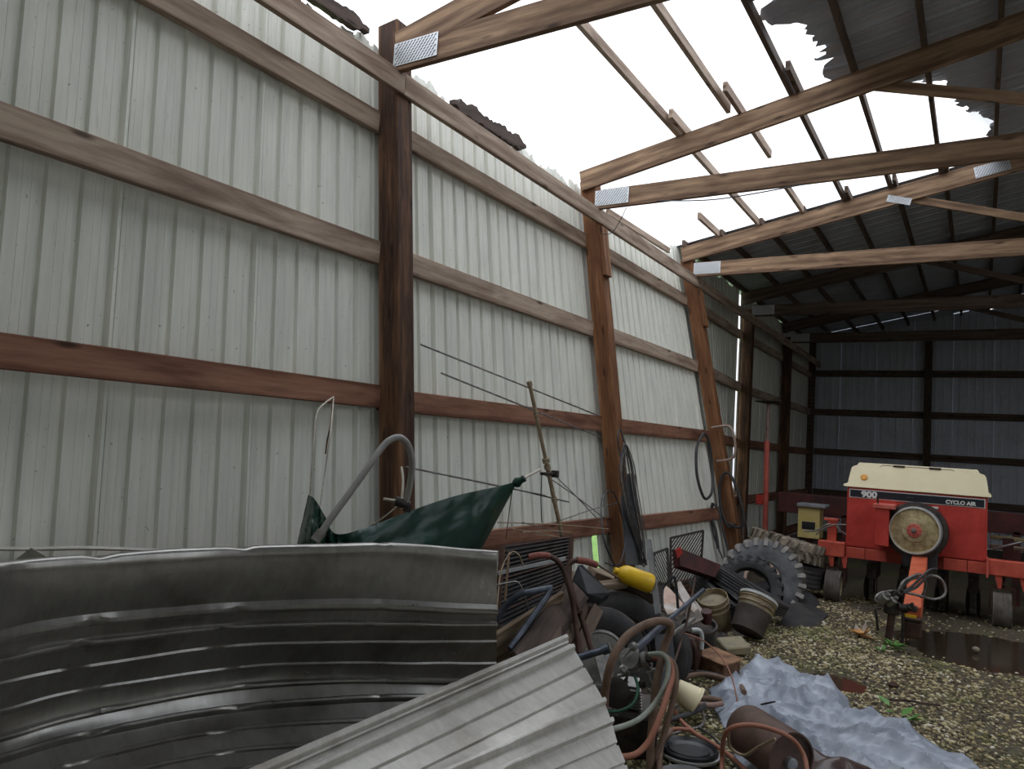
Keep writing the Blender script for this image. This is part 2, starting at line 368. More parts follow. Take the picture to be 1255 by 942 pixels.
# eave beam on the inner face, rotten outer plate board
for a, b in ((-1.2, 3.60), (3.60, 9.72), (9.72, 18.85)): board('eave_beam', (.085, a, 3.905), (.085, b, 3.905), .04, .145, W_GREY, wall)
def torn_board(name, a, b, w, h, mt, parent, amp=.03):
    a = Vector(a); b = Vector(b); N = 40; top = []; bot = []
    for i in range(N+1):
        t = i/N; e = 1 if 2 < i < N-2 else .4
        p = a.lerp(b, t); top.append(p+Vector((0, 0, h/2*e+amp*.6*mnoise.noise(Vector((i*.22, 3.1, a.y)))+amp*.6*mnoise.noise(Vector((i*1.7, 3.1, a.y)))))); bot.append(p-Vector((0, 0, h/2*e+amp*.5*mnoise.noise(Vector((i*.6, 9, a.y))))))
    m = MB(); off = Vector((w, 0, 0)); n = N+1
    vs = top+bot+[p+off for p in top]+[p+off for p in bot]; fs = []
    for i in range(N): fs += [(i, i+1, n+i+1, n+i), (2*n+i, 3*n+i, 3*n+i+1, 2*n+i+1), (i, 2*n+i, 2*n+i+1, i+1), (n+i, n+i+1, 3*n+i+1, 3*n+i)]
    fs += [(0, n, 3*n, 2*n), (N, 2*n+N, 3*n+N, n+N)]
    m.add(vs, fs); d = (b-a).normalized(); return obj(name, m, mt, parent, 25, frame((a+b)/2, (1, 0, 0), tuple(d)))
torn_board('rotten_top_board', (-.17, 2.2, 4.22), (-.17, 3.46, 4.26), .05, .09, W_ROT, wall)
torn_board('rotten_top_board', (-.17, 4.42, 4.19), (-.17, 5.5, 4.23), .05, .10, W_ROT, wall, .04)
board('top_plate_board', (-.13, 7.25, 4.17), (-.13, 9.15, 4.22), .04, .07, W_GREY, wall)

# back wall
bw = thing('wall_back', None, None, (6, 18.95, 0), kind='structure')
x = -.22; k = 0
while x < 12:
    m = MB(); rows = []
    zt = [0, 1, 2, 3]
    for z in zt+['t']:
        row = []
        for dy, dx in rib_flat:
            xx = x+dy; top = 4.52+.195*min(xx, 12-xx)-(.10*max(0, 1-abs(xx-3.45)/.32)**.4 if abs(xx-3.45) < .32 else (.03 if 2.8 < xx < 3.1 else 0))
            row.append(Vector((xx, 18.96+dx, top if z == 't' else z)))
        rows.append(row)
    obj('steel_panel', m.grid(rows), M_ROOF, bw, 30); x += .762; k += 1
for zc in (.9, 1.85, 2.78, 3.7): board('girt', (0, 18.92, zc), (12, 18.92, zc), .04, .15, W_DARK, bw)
obj('corner_light_seal', MB().box((-.10, 18.90, 2.25), (.16, .14, 4.5)), W_DARK, bw, 0)  # board added to stop light leaking in at the far corner
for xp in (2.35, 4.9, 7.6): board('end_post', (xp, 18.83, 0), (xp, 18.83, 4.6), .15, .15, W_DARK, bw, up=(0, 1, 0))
wr = thing('wall_right', None, None, (12, 8, 0), kind='structure')
wf = thing('wall_front_added', None, None, (6, -1.6, 0), kind='structure')  # unseen wall behind the camera, added closed to darken the interior
for k in range(8):
    z0 = 0
    obj('steel_panel', MB().box((.55+1.55*k, -1.62, (z0+5.8)/2), (1.54, .02, 5.8-z0)), M_WALL, wf, 0)
for k in range(7):
    y0 = -1.2+k*2.9; z0 = 0
    obj('steel_panel', MB().box((12.05, y0+1.45, (4.4+z0)/2), (.02, 2.88, 4.4-z0)), M_WALL, wr, 0)

# trusses
CH0, CHS = 4.41, .195
def plate(t, p, L, H, dx=(1, 0, 0), nrm=(0, -1, 0)):
    m = MB(); sl_ = MB(); dx = Vector(dx).normalized(); nr = Vector(nrm); uz = dx.cross(nr)
    if uz.z < 0: uz = -uz
    M = Matrix((dx, uz, nr)).transposed(); m.box(p, (L, H, .004), M)
    n1 = int(L/.030); n2 = int(H/.019); MS = M @ Matrix.Rotation(.7, 3, 'Z')
    for i in range(n1):
        for j in range(n2):
            q = Vector(p)+dx*((i+.5+.5*(j % 2))/(n1+.5)-.5)*L*.96+uz*((j+.5)/n2-.5)*H*.94+nr*.0025
            sl_.box(q, (.020, .0055, .002), MS)
    k = obj('connector_plate', m, M_PLATE, t, 0); tag(obj('plate_slots', sl_, M_DARKSLOT, k, 0), kind='stuff'); return k
tl = ['large brown roof truss nearest the camera, bearing on the dark post', 'second roof truss from the camera, bearing on the leaning post behind the wire coil', 'third roof truss, pale wood, at the edge of the surviving roof', 'dim roof truss deep under the surviving roof', 'dark roof truss against the far wall']
for i, yk in enumerate(YP[:5]):
    yc = yk-.022 if i else yk-.01
    t = thing('roof_truss', tl[i], 'truss', (0, yc, 3.96))
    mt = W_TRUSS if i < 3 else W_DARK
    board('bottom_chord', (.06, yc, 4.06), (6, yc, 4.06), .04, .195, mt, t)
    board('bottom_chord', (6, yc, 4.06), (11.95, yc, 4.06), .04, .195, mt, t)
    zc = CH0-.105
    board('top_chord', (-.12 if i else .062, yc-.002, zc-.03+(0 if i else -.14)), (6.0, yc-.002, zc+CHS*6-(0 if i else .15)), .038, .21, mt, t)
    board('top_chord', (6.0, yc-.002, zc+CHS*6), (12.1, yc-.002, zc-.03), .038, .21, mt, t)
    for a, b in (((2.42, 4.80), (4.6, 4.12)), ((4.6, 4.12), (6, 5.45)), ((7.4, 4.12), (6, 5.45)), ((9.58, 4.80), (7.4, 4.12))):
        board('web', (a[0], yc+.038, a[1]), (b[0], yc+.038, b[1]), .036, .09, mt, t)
    plate(t, (.24, yc-.026, 4.07), .36, .155)
    if i == 2: plate(t, (2.5, yc-.026, 4.72), .26, .08, (1, 0, -.3)); plate(t, (3.42, yc-.026, 4.97), .34, .13, (1, 0, CHS))
# gap-filling scab board on the near truss, as photographed
ceil = thing('ceiling', None, None, (3, 8, 4.4), kind='structure')
def zr(x): return CH0+CHS*min(x, 12-x)
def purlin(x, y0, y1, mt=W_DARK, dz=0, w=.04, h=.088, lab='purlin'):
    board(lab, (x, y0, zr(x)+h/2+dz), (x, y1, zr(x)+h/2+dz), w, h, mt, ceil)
purlin(.37, 8.8, 9.9, W_GREY)
purlin(.88, -1.5, 9.9, W_GREY); purlin(.945, 6.2, 6.75, W_GREY)
purlin(1.38, -1.5, 6.5, W_GREY); purlin(1.46, 6.1, 7.72, W_GREY); purlin(1.42, 8.6, 9.9, W_GREY)
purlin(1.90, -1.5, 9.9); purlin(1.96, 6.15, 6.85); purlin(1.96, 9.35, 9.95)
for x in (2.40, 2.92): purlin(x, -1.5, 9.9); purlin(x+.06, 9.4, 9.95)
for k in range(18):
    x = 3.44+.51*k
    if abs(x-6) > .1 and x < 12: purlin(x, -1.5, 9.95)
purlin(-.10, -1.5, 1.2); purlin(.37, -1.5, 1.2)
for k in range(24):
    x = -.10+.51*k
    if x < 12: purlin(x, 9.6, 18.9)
# roof sheets
rrib = [(0, 0), (.03, 0), (.045, .018), (.06, .018), (.075, 0), (.12, 0), (.127, .004), (.134, 0), (.18, 0), (.187, .004), (.194, 0), (.25, 0)]
def xstart(y):
    if y < 1.2 or y > 9.76: return -.28
    j = .12*mnoise.noise(Vector((y*7, 1.3, 0)))+.07*mnoise.noise(Vector((y*23, 4, 0)))
    if y < 5.15: return 1.86
    return float(np.interp(y, [5.15, 5.3, 5.6, 5.75, 6.2, 6.95, 7.0, 7.2, 7.25, 8.2, 8.9, 9.76], [1.88, 2.0, 1.92, 2.15, 2.2, 2.2, 2.66, 2.7, 2.8, 3.2, 3.4, 3.45]))+j
def roof_panel(y0, w=.762, x_a=None, x_b=6.02):
    cols = []
    yy = []
    for s in range(3):
        for dy, dz in rrib: yy.append((y0+(dy+.25*s)*w/.75, dz))
    yy.append((y0+w+.012, .003)); N = 26
    rows = []
    for (a, dz) in yy:
        xs = xstart(a) if x_a is None else x_a
        torn = 1.2 < a < 9.76 and a > 5.15 and x_a is None
        row = []
        for i in range(N+1):
            t = i/N; x = xs+(x_b-xs)*t**1.6; d = x-xs
            z = zr(x)+.092+dz
            if torn: z += .05*math.exp(-d*4)*math.sin(a*6)+.012*mnoise.noise(Vector((x*3, a*3, 0)))
            row.append(Vector((x, a, z)))
        rows.append(row)
    return obj('roof_panel', MB().grid(rows), M_ROOF, ceil, 30)
def run_panels(y, ye):
    while y < ye-.02:
        w = min(.762, ye-y); roof_panel(y, w-(0 if w > .76 else .013)); y += w
run_panels(-1.5, 1.19); run_panels(1.2, 9.75); run_panels(9.77, 18.27)
roof_panel(18.27, .762)
for k in range(27):
    y0 = -1.5+k*.762; rows = []
    if 1.0 < y0 < 8.8: continue   # unseen far slope left open here to let in more sky light
    for s in range(3):
        for dy, dz in rrib: rows.append([Vector((x, y0+dy+.25*s, CH0+CHS*(12-x)+.092+dz)) for x in (6.0, 8, 10, 12.3)])
    rows.append([Vector((x, y0+.765, CH0+CHS*(12-x)+.095)) for x in (6.0, 8, 10, 12.3)])
    obj('roof_panel', MB().grid(rows), M_ROOF, ceil, 30)
# torn flap of roof sheet hanging by the second truss
def sheetgrid(ctrl, nu, nv):
    """ctrl rows of Vectors -> smooth grid"""
    rows = [spl(r, nu) for r in ctrl]; cols = list(zip(*rows)); cs = [spl(c, nv) for c in cols]; return [list(r) for r in zip(*cs)]
fl = [[D(1100, 97, 7.4), D(1150, 104, 7.8), D(1190, 110, 8.2), D(1226, 116, 8.6)], [D(1118, 112, 7.3), D(1150, 116, 7.7), D(1190, 119, 8.1), D(1226, 119, 8.5)]]
M_FLAP = mat('thin_pale_steel', (.55, .55, .52), .4, .3, c2=(.42, .42, .40), scale=5)
g_ = sheetgrid(fl, 8, 6)
for r in g_:
    for j, p in enumerate(r): p.z += .012*math.sin(j*2.1)
tag(obj('torn_roof_flap', MB().grid(g_), M_FLAP, ceil, 40, solid=.002))
fl2 = [[D(1187, 136, 8.9), D(1200, 136, 9.0), D(1222, 138, 9.2)], [D(1193, 147, 8.85), D(1206, 150, 9.0), D(1222, 152, 9.15)], [D(1208, 160, 8.8), D(1215, 164, 8.95), D(1222, 166, 9.1)]]
obj('torn_roof_flap', MB().grid(sheetgrid(fl2, 5, 5)), M_FLAP, ceil, 40, solid=.002)

# ------------------------------------------------------------------ ground
def hz(x, y):
    h = .02*mnoise.noise(Vector((x*1.1, y*1.1, 0)))+.012*mnoise.noise(Vector((x*4, y*4, 3)))
    def dip(cx, cy, rx, ry, d): return -d*math.exp(-(((x-cx)/rx)**2+((y-cy)/ry)**2)**1.5)
    return h+dip(3.5, 8.3, .85, .75, .06)+dip(2.45, 6.15, .22, .22, .05)+dip(3.95, 6.25, .28, .3, .06)
xs = np.concatenate([np.arange(-.6, 1, .25), np.arange(1, 5.2, .05), np.arange(5.2, 12.4, .6)]); ysg = np.concatenate([np.arange(-1.5, 3, .3), np.arange(3, 10.5, .05), np.arange(10.5, 19.2, .5)])
rows = [[Vector((x, y, hz(x, y))) for x in xs] for y in ysg]
fl_ = obj('floor', MB().grid(rows), M_FLOOR, None, 60); tag(fl_, kind='structure')
og = obj('ground', MB().box((-8.1, 8, -.03), (14.6, 60, .04)), M_GRASS, None, 0); tag(og, kind='structure')
def puddle(cx, cy, rx, ry, z, label, mt):
    m = MB(); n = 40; m.add([(cx+rx*math.cos(6.2832*k/n)*(1+.12*math.sin(k*.9)), cy+ry*math.sin(6.2832*k/n)*(1+.1*math.cos(k*.7)), z) for k in range(n)], [tuple(range(n))])
    tag(obj('puddle', m, mt, None, 0), label, 'puddle')
puddle(3.5, 8.3, 1.0, .85, -.022, 'dark brown puddle on the gravel beside the machine hitch', M_WATER)
puddle(2.45, 6.15, .26, .26, -.02, 'small brown puddle behind the grey tarp', M_WATER)
puddle(3.95, 6.25, .3, .3, -.03, 'rust-red puddle at the right edge of the gravel', M_WATERR)

def gravel(name, n, x0, x1, y0, y1, s0, s1, seed, dens=None):
    r = np.random.default_rng(seed); t = (1+5**.5)/2
    iv = np.array([(-1, t, 0), (1, t, 0), (-1, -t, 0), (1, -t, 0), (0, -1, t), (0, 1, t), (0, -1, -t), (0, 1, -t), (t, 0, -1), (t, 0, 1), (-t, 0, -1), (-t, 0, 1)], float); iv /= np.linalg.norm(iv[0])
    ifc = np.array([(0, 11, 5), (0, 5, 1), (0, 1, 7), (0, 7, 10), (0, 10, 11), (1, 5, 9), (5, 11, 4), (11, 10, 2), (10, 7, 6), (7, 1, 8), (3, 9, 4), (3, 4, 2), (3, 2, 6), (3, 6, 8), (3, 8, 9), (4, 9, 5), (2, 4, 11), (6, 2, 10), (8, 6, 7), (9, 8, 1)])
    V = []; T = []; cnt = 0
    for _ in range(n):
        x, y = r.uniform(x0, x1), r.uniform(y0, y1)
        if dens and r.random() > dens(x, y): continue
        s = r.uniform(s0, s1)*(1 if r.random() < .85 else 1.5); q = iv*(1+r.uniform(-.28, .28, (12, 1)))
        q = q*np.array([s, s*r.uniform(.6, .9), s*r.uniform(.4, .65)]); a = r.uniform(0, 6.28); c, d = math.cos(a), math.sin(a)
        q = q@np.array([[c, d, 0], [-d, c, 0], [0, 0, 1]]); V.append(q+np.array([x, y, hz(x, y)+s*.18])); T.append(r.random()); cnt += 1
    V = np.concatenate(V); F = (ifc[None]+12*np.arange(cnt)[:, None, None]).reshape(-1)
    me = bpy.data.meshes.new(name); me.vertices.add(len(V)); me.vertices.foreach_set('co', V.ravel()); nf = cnt*20
    me.loops.add(nf*3); me.loops.foreach_set('vertex_index', F); me.polygons.add(nf)
    me.polygons.foreach_set('loop_start', np.arange(nf)*3); me.polygons.foreach_set('loop_total', np.full(nf, 3)); me.update()
    at = me.attributes.new('tint', 'FLOAT', 'POINT'); at.data.foreach_set('value', np.repeat(np.array(T), 12))
    me.materials.append(M_STONE); o = bpy.data.objects.new(name, me); place(o, Matrix.Identity(4), None); return o
def dens(x, y):
    d = .66+.95*mnoise.noise(Vector((x*.9, y*.9, 8)))+.35*mnoise.noise(Vector((x*3, y*3, 2)))
    for cx, cy, rx, ry in ((3.5, 8.3, 1.0, .85), (2.45, 6.15, .22, .22), (3.95, 6.25, .3, .3), (3.5, 9.5, 1.4, .8)):
        if ((x-cx)/rx)**2+((y-cy)/ry)**2 < 1: d = .06
    return d
tag(gravel('gravel', 62000, .95, 4.6, 3.3, 10.2, .006, .0165, 3, dens), 'loose yellowish gravel strewn over the muddy floor', 'gravel', kind='stuff')
# ------------------------------------------------------------------ curled roofing sheets in the foreground
def rib_sheet(name, ctrl, bumps, mt, label, kinks=(), nu=14, nv=8, dent=.01):
    g = sheetgrid(ctrl, nu, nv); R_, C_ = len(g), len(g[0]); out = []
    for i in range(R_):
        r = []
        for j in range(C_):
            a = g[max(i-1, 0)][j]; b = g[min(i+1, R_-1)][j]; c = g[i][max(j-1, 0)]; d = g[i][min(j+1, C_-1)]
            n = (b-a).cross(d-c).normalized()
            if n.dot(CAM-g[i][j]) < 0: n = -n
            t = i/nv; h = 0
            for (p, w, amp) in bumps: q_ = (t-p)/((w[0] if t < p else w[1]) if isinstance(w, tuple) else w); h += amp*math.exp(-q_**8)
            u = j/nu
            for (ku, kw, ka) in kinks: h *= 1-ka*math.exp(-((u-ku-.12*math.sin(t*1.3))/kw)**2)
            h += dent*mnoise.noise(g[i][j]*2.2+Vector((0, 0, 5)))+dent*.35*mnoise.noise(g[i][j]*7)
            r.append(g[i][j]+n*h)
        out.append(r)
    return tag(obj(name, MB().grid(out), mt, None, 28, solid=.0015), label, 'metal sheet')
cols = [-130, 0, 100, 270, 400, 500, 609]; zcol = [1.50, 1.78, 1.95, 2.22, 2.36, 2.45, 2.56]
rowsy = [([722, 693, 684, 675, 669, 669, 679], -.04), ([735, 703, 692, 682, 677, 677, 686], -.10), ([812, 780, 761, 746, 740, 742, 747], -.05), ([838, 808, 787, 769, 762, 763, 765], -.03),
 ([868, 839, 818, 795, 787, 787, 788], .0), ([900, 872, 846, 822, 812, 813, 815], .03), ([935, 904, 876, 844, 834, 834, 836], .03), ([962, 931, 903, 870, 859, 855, 857], .0),
 ([995, 960, 932, 895, 884, 883, 884], -.05), ([1030, 990, 960, 922, 911, 908, 909], -.10), ([1065, 1022, 988, 948, 937, 934, 934], -.15), ([1100, 1052, 1015, 973, 961, 958, 957], -.20), ([1210, 1140, 1100, 1060, 1045, 1040, 1030], -.22), ([1420, 1330, 1270, 1220, 1190, 1170, 1150], -.20)]
ctrl = [[D(px, py, z+o) for px, py, z in zip(cols, ys__, zcol)] for ys__, o in rowsy]
NB = [(0.3, .5, .010), (2, (.08, .16), .017), (3, (.16, .14), .015), (4, .10, .005), (5, .10, .005), (6, .15, .018), (7, .15, .016), (8, .09, .005), (9, .09, .005), (10, .15, .018), (11, .15, .016)]
rib_sheet('roofing_sheet', ctrl, NB, M_GALV, 'long curled shiny grey roofing sheet standing on edge across the left foreground', kinks=[(2.05, .07, .9), (3.1, .06, .8), (4.6, .05, .5)], dent=.010, nv=16)
Rr = [(693, 780), (703, 794), (716, 816), (728, 837), (740, 860), (749, 884), (757, 911), (767, 935), (776, 962), (785, 990), (793, 1020), (800, 1060)]
sl = [.423, .472, .49, .5, .456, .443, .42, .42, .42, .42, .42, .42]; ctrl = []
for i, ((px, py), s_) in enumerate(zip(Rr, sl)):
    row = []
    for dx, z in ((0, 2.62), (-110, 2.36), (-230, 2.14), (-370, 1.92), (-520, 1.70)):
        row.append(D(px+dx, py-s_*dx, z-.055*i-(.02 if i == 0 else 0)))
    ctrl.append(row)
last = [D(820-d*1.0, 1330+d*.3, 2.1-d*.0012) for d in (0, 110, 230, 370, 520)]; ctrl.append(last)
rib_sheet('roofing_sheet', ctrl, [(0.1, .28, .016), (.58, .07, -.012), (.95, .14, .014), (2, .06, -.008), (3, .06, -.008), (4, .14, .016), (5, .14, .016), (6, .06, -.008), (7, .06, -.008), (8, .14, .016), (9, .14, .016)], M_GALV2, 'flat dull grey roofing sheet sloping across the lower middle, in front of the curled one', kinks=[(1.2, .05, .3)], dent=.004, nv=24)
tag(obj('trim_strip', MB().grid(sheetgrid([[D(-60, 668, 2.9), D(30, 670, 3.0), D(110, 669, 3.05), D(225, 674, 3.1)], [D(-60, 671, 2.85), D(30, 673, 2.95), D(110, 672, 3.0), D(225, 676, 3.05)], [D(-60, 673, 2.95), D(30, 675, 3.05), D(110, 674, 3.1), D(225, 677, 3.12)]], 8, 4)), M_GALV2, None, 40, solid=.002), 'thin bent strip of metal trim behind the curled sheet at far left', 'metal trim')
tag(obj('sheet_scrap', MB().slab([D(15, 688, 2.6), D(38, 671, 2.65), D(60, 684, 2.6), D(58, 760, 2.75), D(15, 760, 2.75)], .002), M_GALV2, None), 'bent triangular scrap of steel behind the curled sheet at far left', 'metal sheet')

# ------------------------------------------------------------------ green tarp, ropes, bent pipe
cc = [((378, 606), (352, 720), 3.30), ((386, 612), (372, 720), 3.18), ((398, 632), (395, 720), 3.30), ((412, 654), (425, 720), 3.38), ((450, 646), (455, 720), 3.5), ((505, 625), (510, 715), 3.7), ((560, 607), (550, 705), 3.95), ((610, 596), (578, 692), 4.15), ((635, 589), (588, 676), 4.3)]
ctrl = []
for k in range(7):
    t = k/6; row = []
    for i, (a, b, z) in enumerate(cc):
        q = .05*math.sin(i*2.4+k*1.1) if i < 4 else .02*math.sin(i*1.3+k*.9)
        bulge = -.06*math.sin(math.pi*t) if i > 3 else 0
        row.append(D(a[0]+(b[0]-a[0])*t, a[1]+(b[1]-a[1])*t, z+q*min(1, t*3)+bulge))
    ctrl.append(row)
g_ = sheetgrid(ctrl, 10, 8)
for i, r in enumerate(g_):
    for j, p in enumerate(r):
        w = 1 if j < 34 else .35
        r[j] = p+(CAM-p).normalized()*(w*.045*mnoise.noise(Vector((j*.33, i*.06, 1)))+w*.03*abs(mnoise.noise(Vector((j*.5+i*.2, i*.12, 7)))))
tarp = tag(obj('green_tarp', MB().grid(g_), M_GREEN, None, 50, solid=.002), 'dark green tarp slung by ropes between the wall and the old antenna', 'tarp')
obj('knot', MB().lathe([(0, -.03), (.022, -.02), (.03, 0), (.018, .025), (.02, .05), (0, .055)], 12, frame(D(634, 591, 4.28), cdir(.8, .5, .2))), M_GREEN, tarp, 60)
hose('rope', [X(409, 486, .17), D(398, 494, 3.6), D(388, 508, 3.45), D(384, 550, 3.35), D(380, 606, 3.3)], .004, M_ROPE, None, 6, 6, 'pale rope from the red girt down to the left corner of the green tarp', 'rope')
hose('rope', [X(409, 486, .17), D(406, 520, 3.5), D(398, 580, 3.4), D(391, 628, 3.3)], .003, M_ROPE, None, 6, 6, 'thin pale cord hanging just right of the tarp corner rope', 'rope')
hose('twine', [X(408, 488, .16), D(405, 520, 3.6), D(401, 540, 3.6), D(399, 556, 3.6)], .004, M_TWINE, None, 6, 6, 'short dark twine dangling from the nail in the red girt', 'twine')
p_ = tag(obj('bent_pipe', MB().tube(spl([D(389, 660, 3.05), D(405, 636, 3.08), D(440, 588, 3.16), D(466, 551, 3.24), D(478, 539, 3.27), D(490, 536, 3.3), D(500, 545, 3.33), D(505, 565, 3.36), D(503, 590, 3.38), D(496, 622, 3.4)], 8), .0145, 14), M_PIPE, None, 60), 'grey plastic pipe bent into a hook above the green tarp', 'pipe')
obj('coupling', MB().tube([D(386, 663, 3.04), D(395, 651, 3.06)], .022, 14), M_IRONG, p_, 50)
obj('pipe_clamp', MB().tube([D(484, 613, 3.38), D(500, 619, 3.4), D(498, 626, 3.4)], .022, 8), M_BLACKM, p_, 50)
hose('rope', [D(492, 572, 3.5), D(494, 590, 3.45), D(492, 615, 3.4)], .006, M_ROPE, None, 6, 6, 'pale rope tied between the dark post and the clamp of the bent pipe', 'rope')
hose('rope', [D(490, 618, 3.4), D(470, 634, 3.5), D(445, 650, 3.6)], .004, M_ROPE, None, 6, 6, 'pale cord slanting from the pipe clamp down to the tarp', 'rope')
hose('rope', [D(470, 611, 3.36), D(485, 613, 3.38), D(494, 611, 3.4)], .007, M_ROPE, None, 6, 4, 'short stub of rope sticking left out of the pipe clamp', 'rope')

# ------------------------------------------------------------------ old antenna
mt_ = X(649, 470, .62); mb_ = X(692, 672, .78)
an = thing('antenna', 'corroded old rooftop antenna standing in the scrap between the two front posts', 'antenna', mb_)
obj('mast', MB().tube([mt_, mt_.lerp(mb_, .45)], .014, 10), M_ANT, an, 50); obj('mast', MB().tube([mt_.lerp(mb_, .45), mb_], .016, 10), M_ANT, an, 50)
for a, b in (((516, 422, .62), (733, 509, .52)), ((541, 457, .64), (737, 536, .58)), ((498, 572, .72), (668, 607, .66)), ((643, 602, .66), (697, 615, .66))):
    obj('element', MB().tube([X(*a), X(*b)], .006, 6), M_WIRE, an, 50)
for f_, r_ in ((0, .022), (.18, .02), (.46, .03), (.5, .026), (.70, .024), (.97, .03)):
    q = mt_.lerp(mb_, f_); d = (mb_-mt_).normalized(); obj('bracket', MB().lathe([(.012, -.02), (r_, -.015), (r_, .015), (.012, .02)], 6, frame(q, d)), M_ANT, an, 30)
q = mt_.lerp(mb_, .54); M_ = frame(q, (0, 0, 1), (0, 1, 0)); b_ = MB(); b_.box(q, (.05, .17, .022)); b_.box(q+Vector((.02, .06, 0)), (.05, .03, .05)); obj('element_clamp', b_, M_BLACKM, an, 30, bev=.003)
for a, b in (((672, 575, .66), (736, 640, .75)), ((665, 580, .66), (742, 636, .8)), ((700, 660, .8), (640, 640, .9)), ((680, 640, .75), (760, 615, .5)), ((610, 640, .9), (745, 648, .8)), ((628, 648, 1.0), (690, 660, .8)), ((655, 655, .95), (705, 663, .8)), ((640, 652, 1.0), (700, 652, .8))):
    obj('element', MB().tube(spl([X(*a), (X(*a)+X(*b))/2+Vector((0, 0, .01)), X(*b)], 3), .004, 6), M_WIRE if b[1] < 645 else M_ANT, an, 50)
hose('rope', [D(634, 590, 4.3), D(645, 584, 4.6), D(662, 575, 5.0)], .009, M_ROPE, None, 8, 5, 'knotted pale rope tying the right tip of the green tarp to the antenna', 'rope')
hose('rope', [D(629, 594, 4.3), D(625, 620, 4.4), D(620, 660, 4.5)], .003, M_TWINE, None, 5, 5, 'dark cord hanging straight down from the right tip of the green tarp', 'rope')
hose('cable', [X(664, 582, .72), X(663, 610, .74), X(664, 640, .76)], .004, M_BLACK, None, 5, 5, 'short black lead hanging beside the antenna mast', 'cable')
hose('cable', [X(742, 690, .78), X(760, 690, .7), X(766, 650, .62), X(752, 604, .55), X(738, 612, .6), X(740, 660, .75), X(755, 696, .8)], .007, M_BLACK, None, 6, 8, 'loop of thin black cable around the foot of the second post', 'cable')
hose('cable', [Y(768, 254, 6.56), Y(760, 270, 6.56), Y(750, 285, 6.56), Y(737, 287, 6.56)], .004, M_BLACK, None, 5, 6, 'short black cable dangling from the heel of the second truss', 'cable')
hose('cable', [Y(805, 246, 6.54), Y(880, 244, 6.54), Y(985, 226, 6.54)], .006, M_BLACK, None, 5, 8, 'black cable sagging along the underside of the second truss', 'cable')

# ------------------------------------------------------------------ things hung on the posts
wc = thing('wire_coil', 'long coil of grey-black wire hanging beside the second post', 'wire coil', X(785, 690, .62))
for k in range(14):
    dx = random.uniform(-4, 4); j = random.uniform(-.03, .03)
    pts = [X(766+dx*.4, 545+random.uniform(-3, 4), .52+j), X(763+dx, 575, .54+j), X(770+dx, 620, .58+j), X(782+dx, 660, .62+j), X(790+dx*.8, 688+random.uniform(-5, 6), .66), X(789+dx, 660, .60), X(780+dx, 610, .55), X(774+dx, 570, .50), X(767+dx*.4, 545, .50+j)]
    obj('wire_loop', MB().tube(spl(pts, 5), .0055, 6), M_WIRE if k % 2 else M_HOSEK, wc, 60)
obj('hanging_strap', MB().tube(spl([X(760, 560, .5), X(757, 535, .46), X(760, 526, .44), X(766, 545, .5)], 6), .008, 6), M_HOSEK, wc, 60)
tag(obj('rubber_strip', MB().slab([X(770, 580, .48), X(779, 581, .47), X(782, 640, .56), X(794, 692, .64), X(768, 692, .64), X(762, 610, .5)], .012), mat('slate_rubber', (.06, .065, .07), .6, c2=(.10, .105, .11), scale=4), None), 'wide flat slate-grey rubber strip hanging behind the wire coil', 'rubber strip')
def ring3(name, ptsx, r, mt, label, cat, closed=True):
    P = [X(*p) for p in ptsx]
    if closed: P = P+[P[0], P[1]]
    s = spl(P, 8); s = s[:len(s)-8] if closed else s
    return tag(obj(name, MB().tube(s, r, 10), mt, None, 60), label, cat)
ring3('rubber_hoop', [(862, 531, .44), (854, 548, .46), (854, 580, .50), (860, 604, .54), (866, 611, .56), (873, 600, .56), (873, 570, .50), (869, 542, .46)], .017, M_RUB, 'narrow black rubber hoop hanging on the wall left of the leaning post', 'rubber hoop')
def ringY(name, pts, r, mt, label, cat, yv):
    P = [Y(a, b, yv) for a, b in pts]; return tag(obj(name, MB().tube(spl(P, 8), r, 10), mt, None, 60), label, cat)
ringY('drive_belt', [(902, 642), (893, 645), (884, 625), (882, 595), (888, 580), (896, 583), (905, 605), (911, 628), (911, 642), (903, 646), (893, 641)], .018, M_RUB, 'black drive belt looped over the steeply leaning post', 'drive belt', 9.60)
ringY('bent_rod', [(872, 524), (885, 522), (893, 522), (898, 528), (901, 545), (900, 558), (893, 563), (878, 565)], .016, mat('dull_pink_steel', (.30, .20, .16), .6, .2, c2=(.42, .32, .27), scale=12), 'bent pinkish steel rod standing out from the leaning post', 'bent rod', 9.58)
for k, (pts, lab) in enumerate([([(874, 616), (871, 630), (877, 650), (880, 672)], 'black hose hanging from the bottom girt by the leaning post'), ([(876, 618), (882, 628), (886, 650), (894, 678)], 'black hose draped over the bottom girt, nearer the leaning post'), ([(872, 640), (876, 660), (884, 680), (890, 690)], 'thin black strap drooping under the bottom girt')]):
    hose('hanging_hose', [Y(a, b, 9.35) for a, b in pts], .02-.005*k, M_HOSEK, None, 8, 6, lab, 'hose')
t = thing('strap_bunch', 'small bunch of dark straps and buckles on the right side of the leaning post', 'straps', Y(914, 650, 9.7))
obj('strap', MB().tube(spl([Y(908, 614, 9.7), Y(912, 630, 9.7), Y(915, 650, 9.7), Y(914, 665, 9.7)], 5), .014, 6), M_BLACKM, t, 60); obj('strap', MB().tube(spl([Y(909, 616, 9.68), Y(910, 636, 9.7), Y(911, 662, 9.7)], 5), .009, 6), M_WIRE, t, 60)
obj('buckle', MB().box(Y(908, 616, 9.66), (.03, .02, .05)), M_ZINC, t, 30, bev=.003)

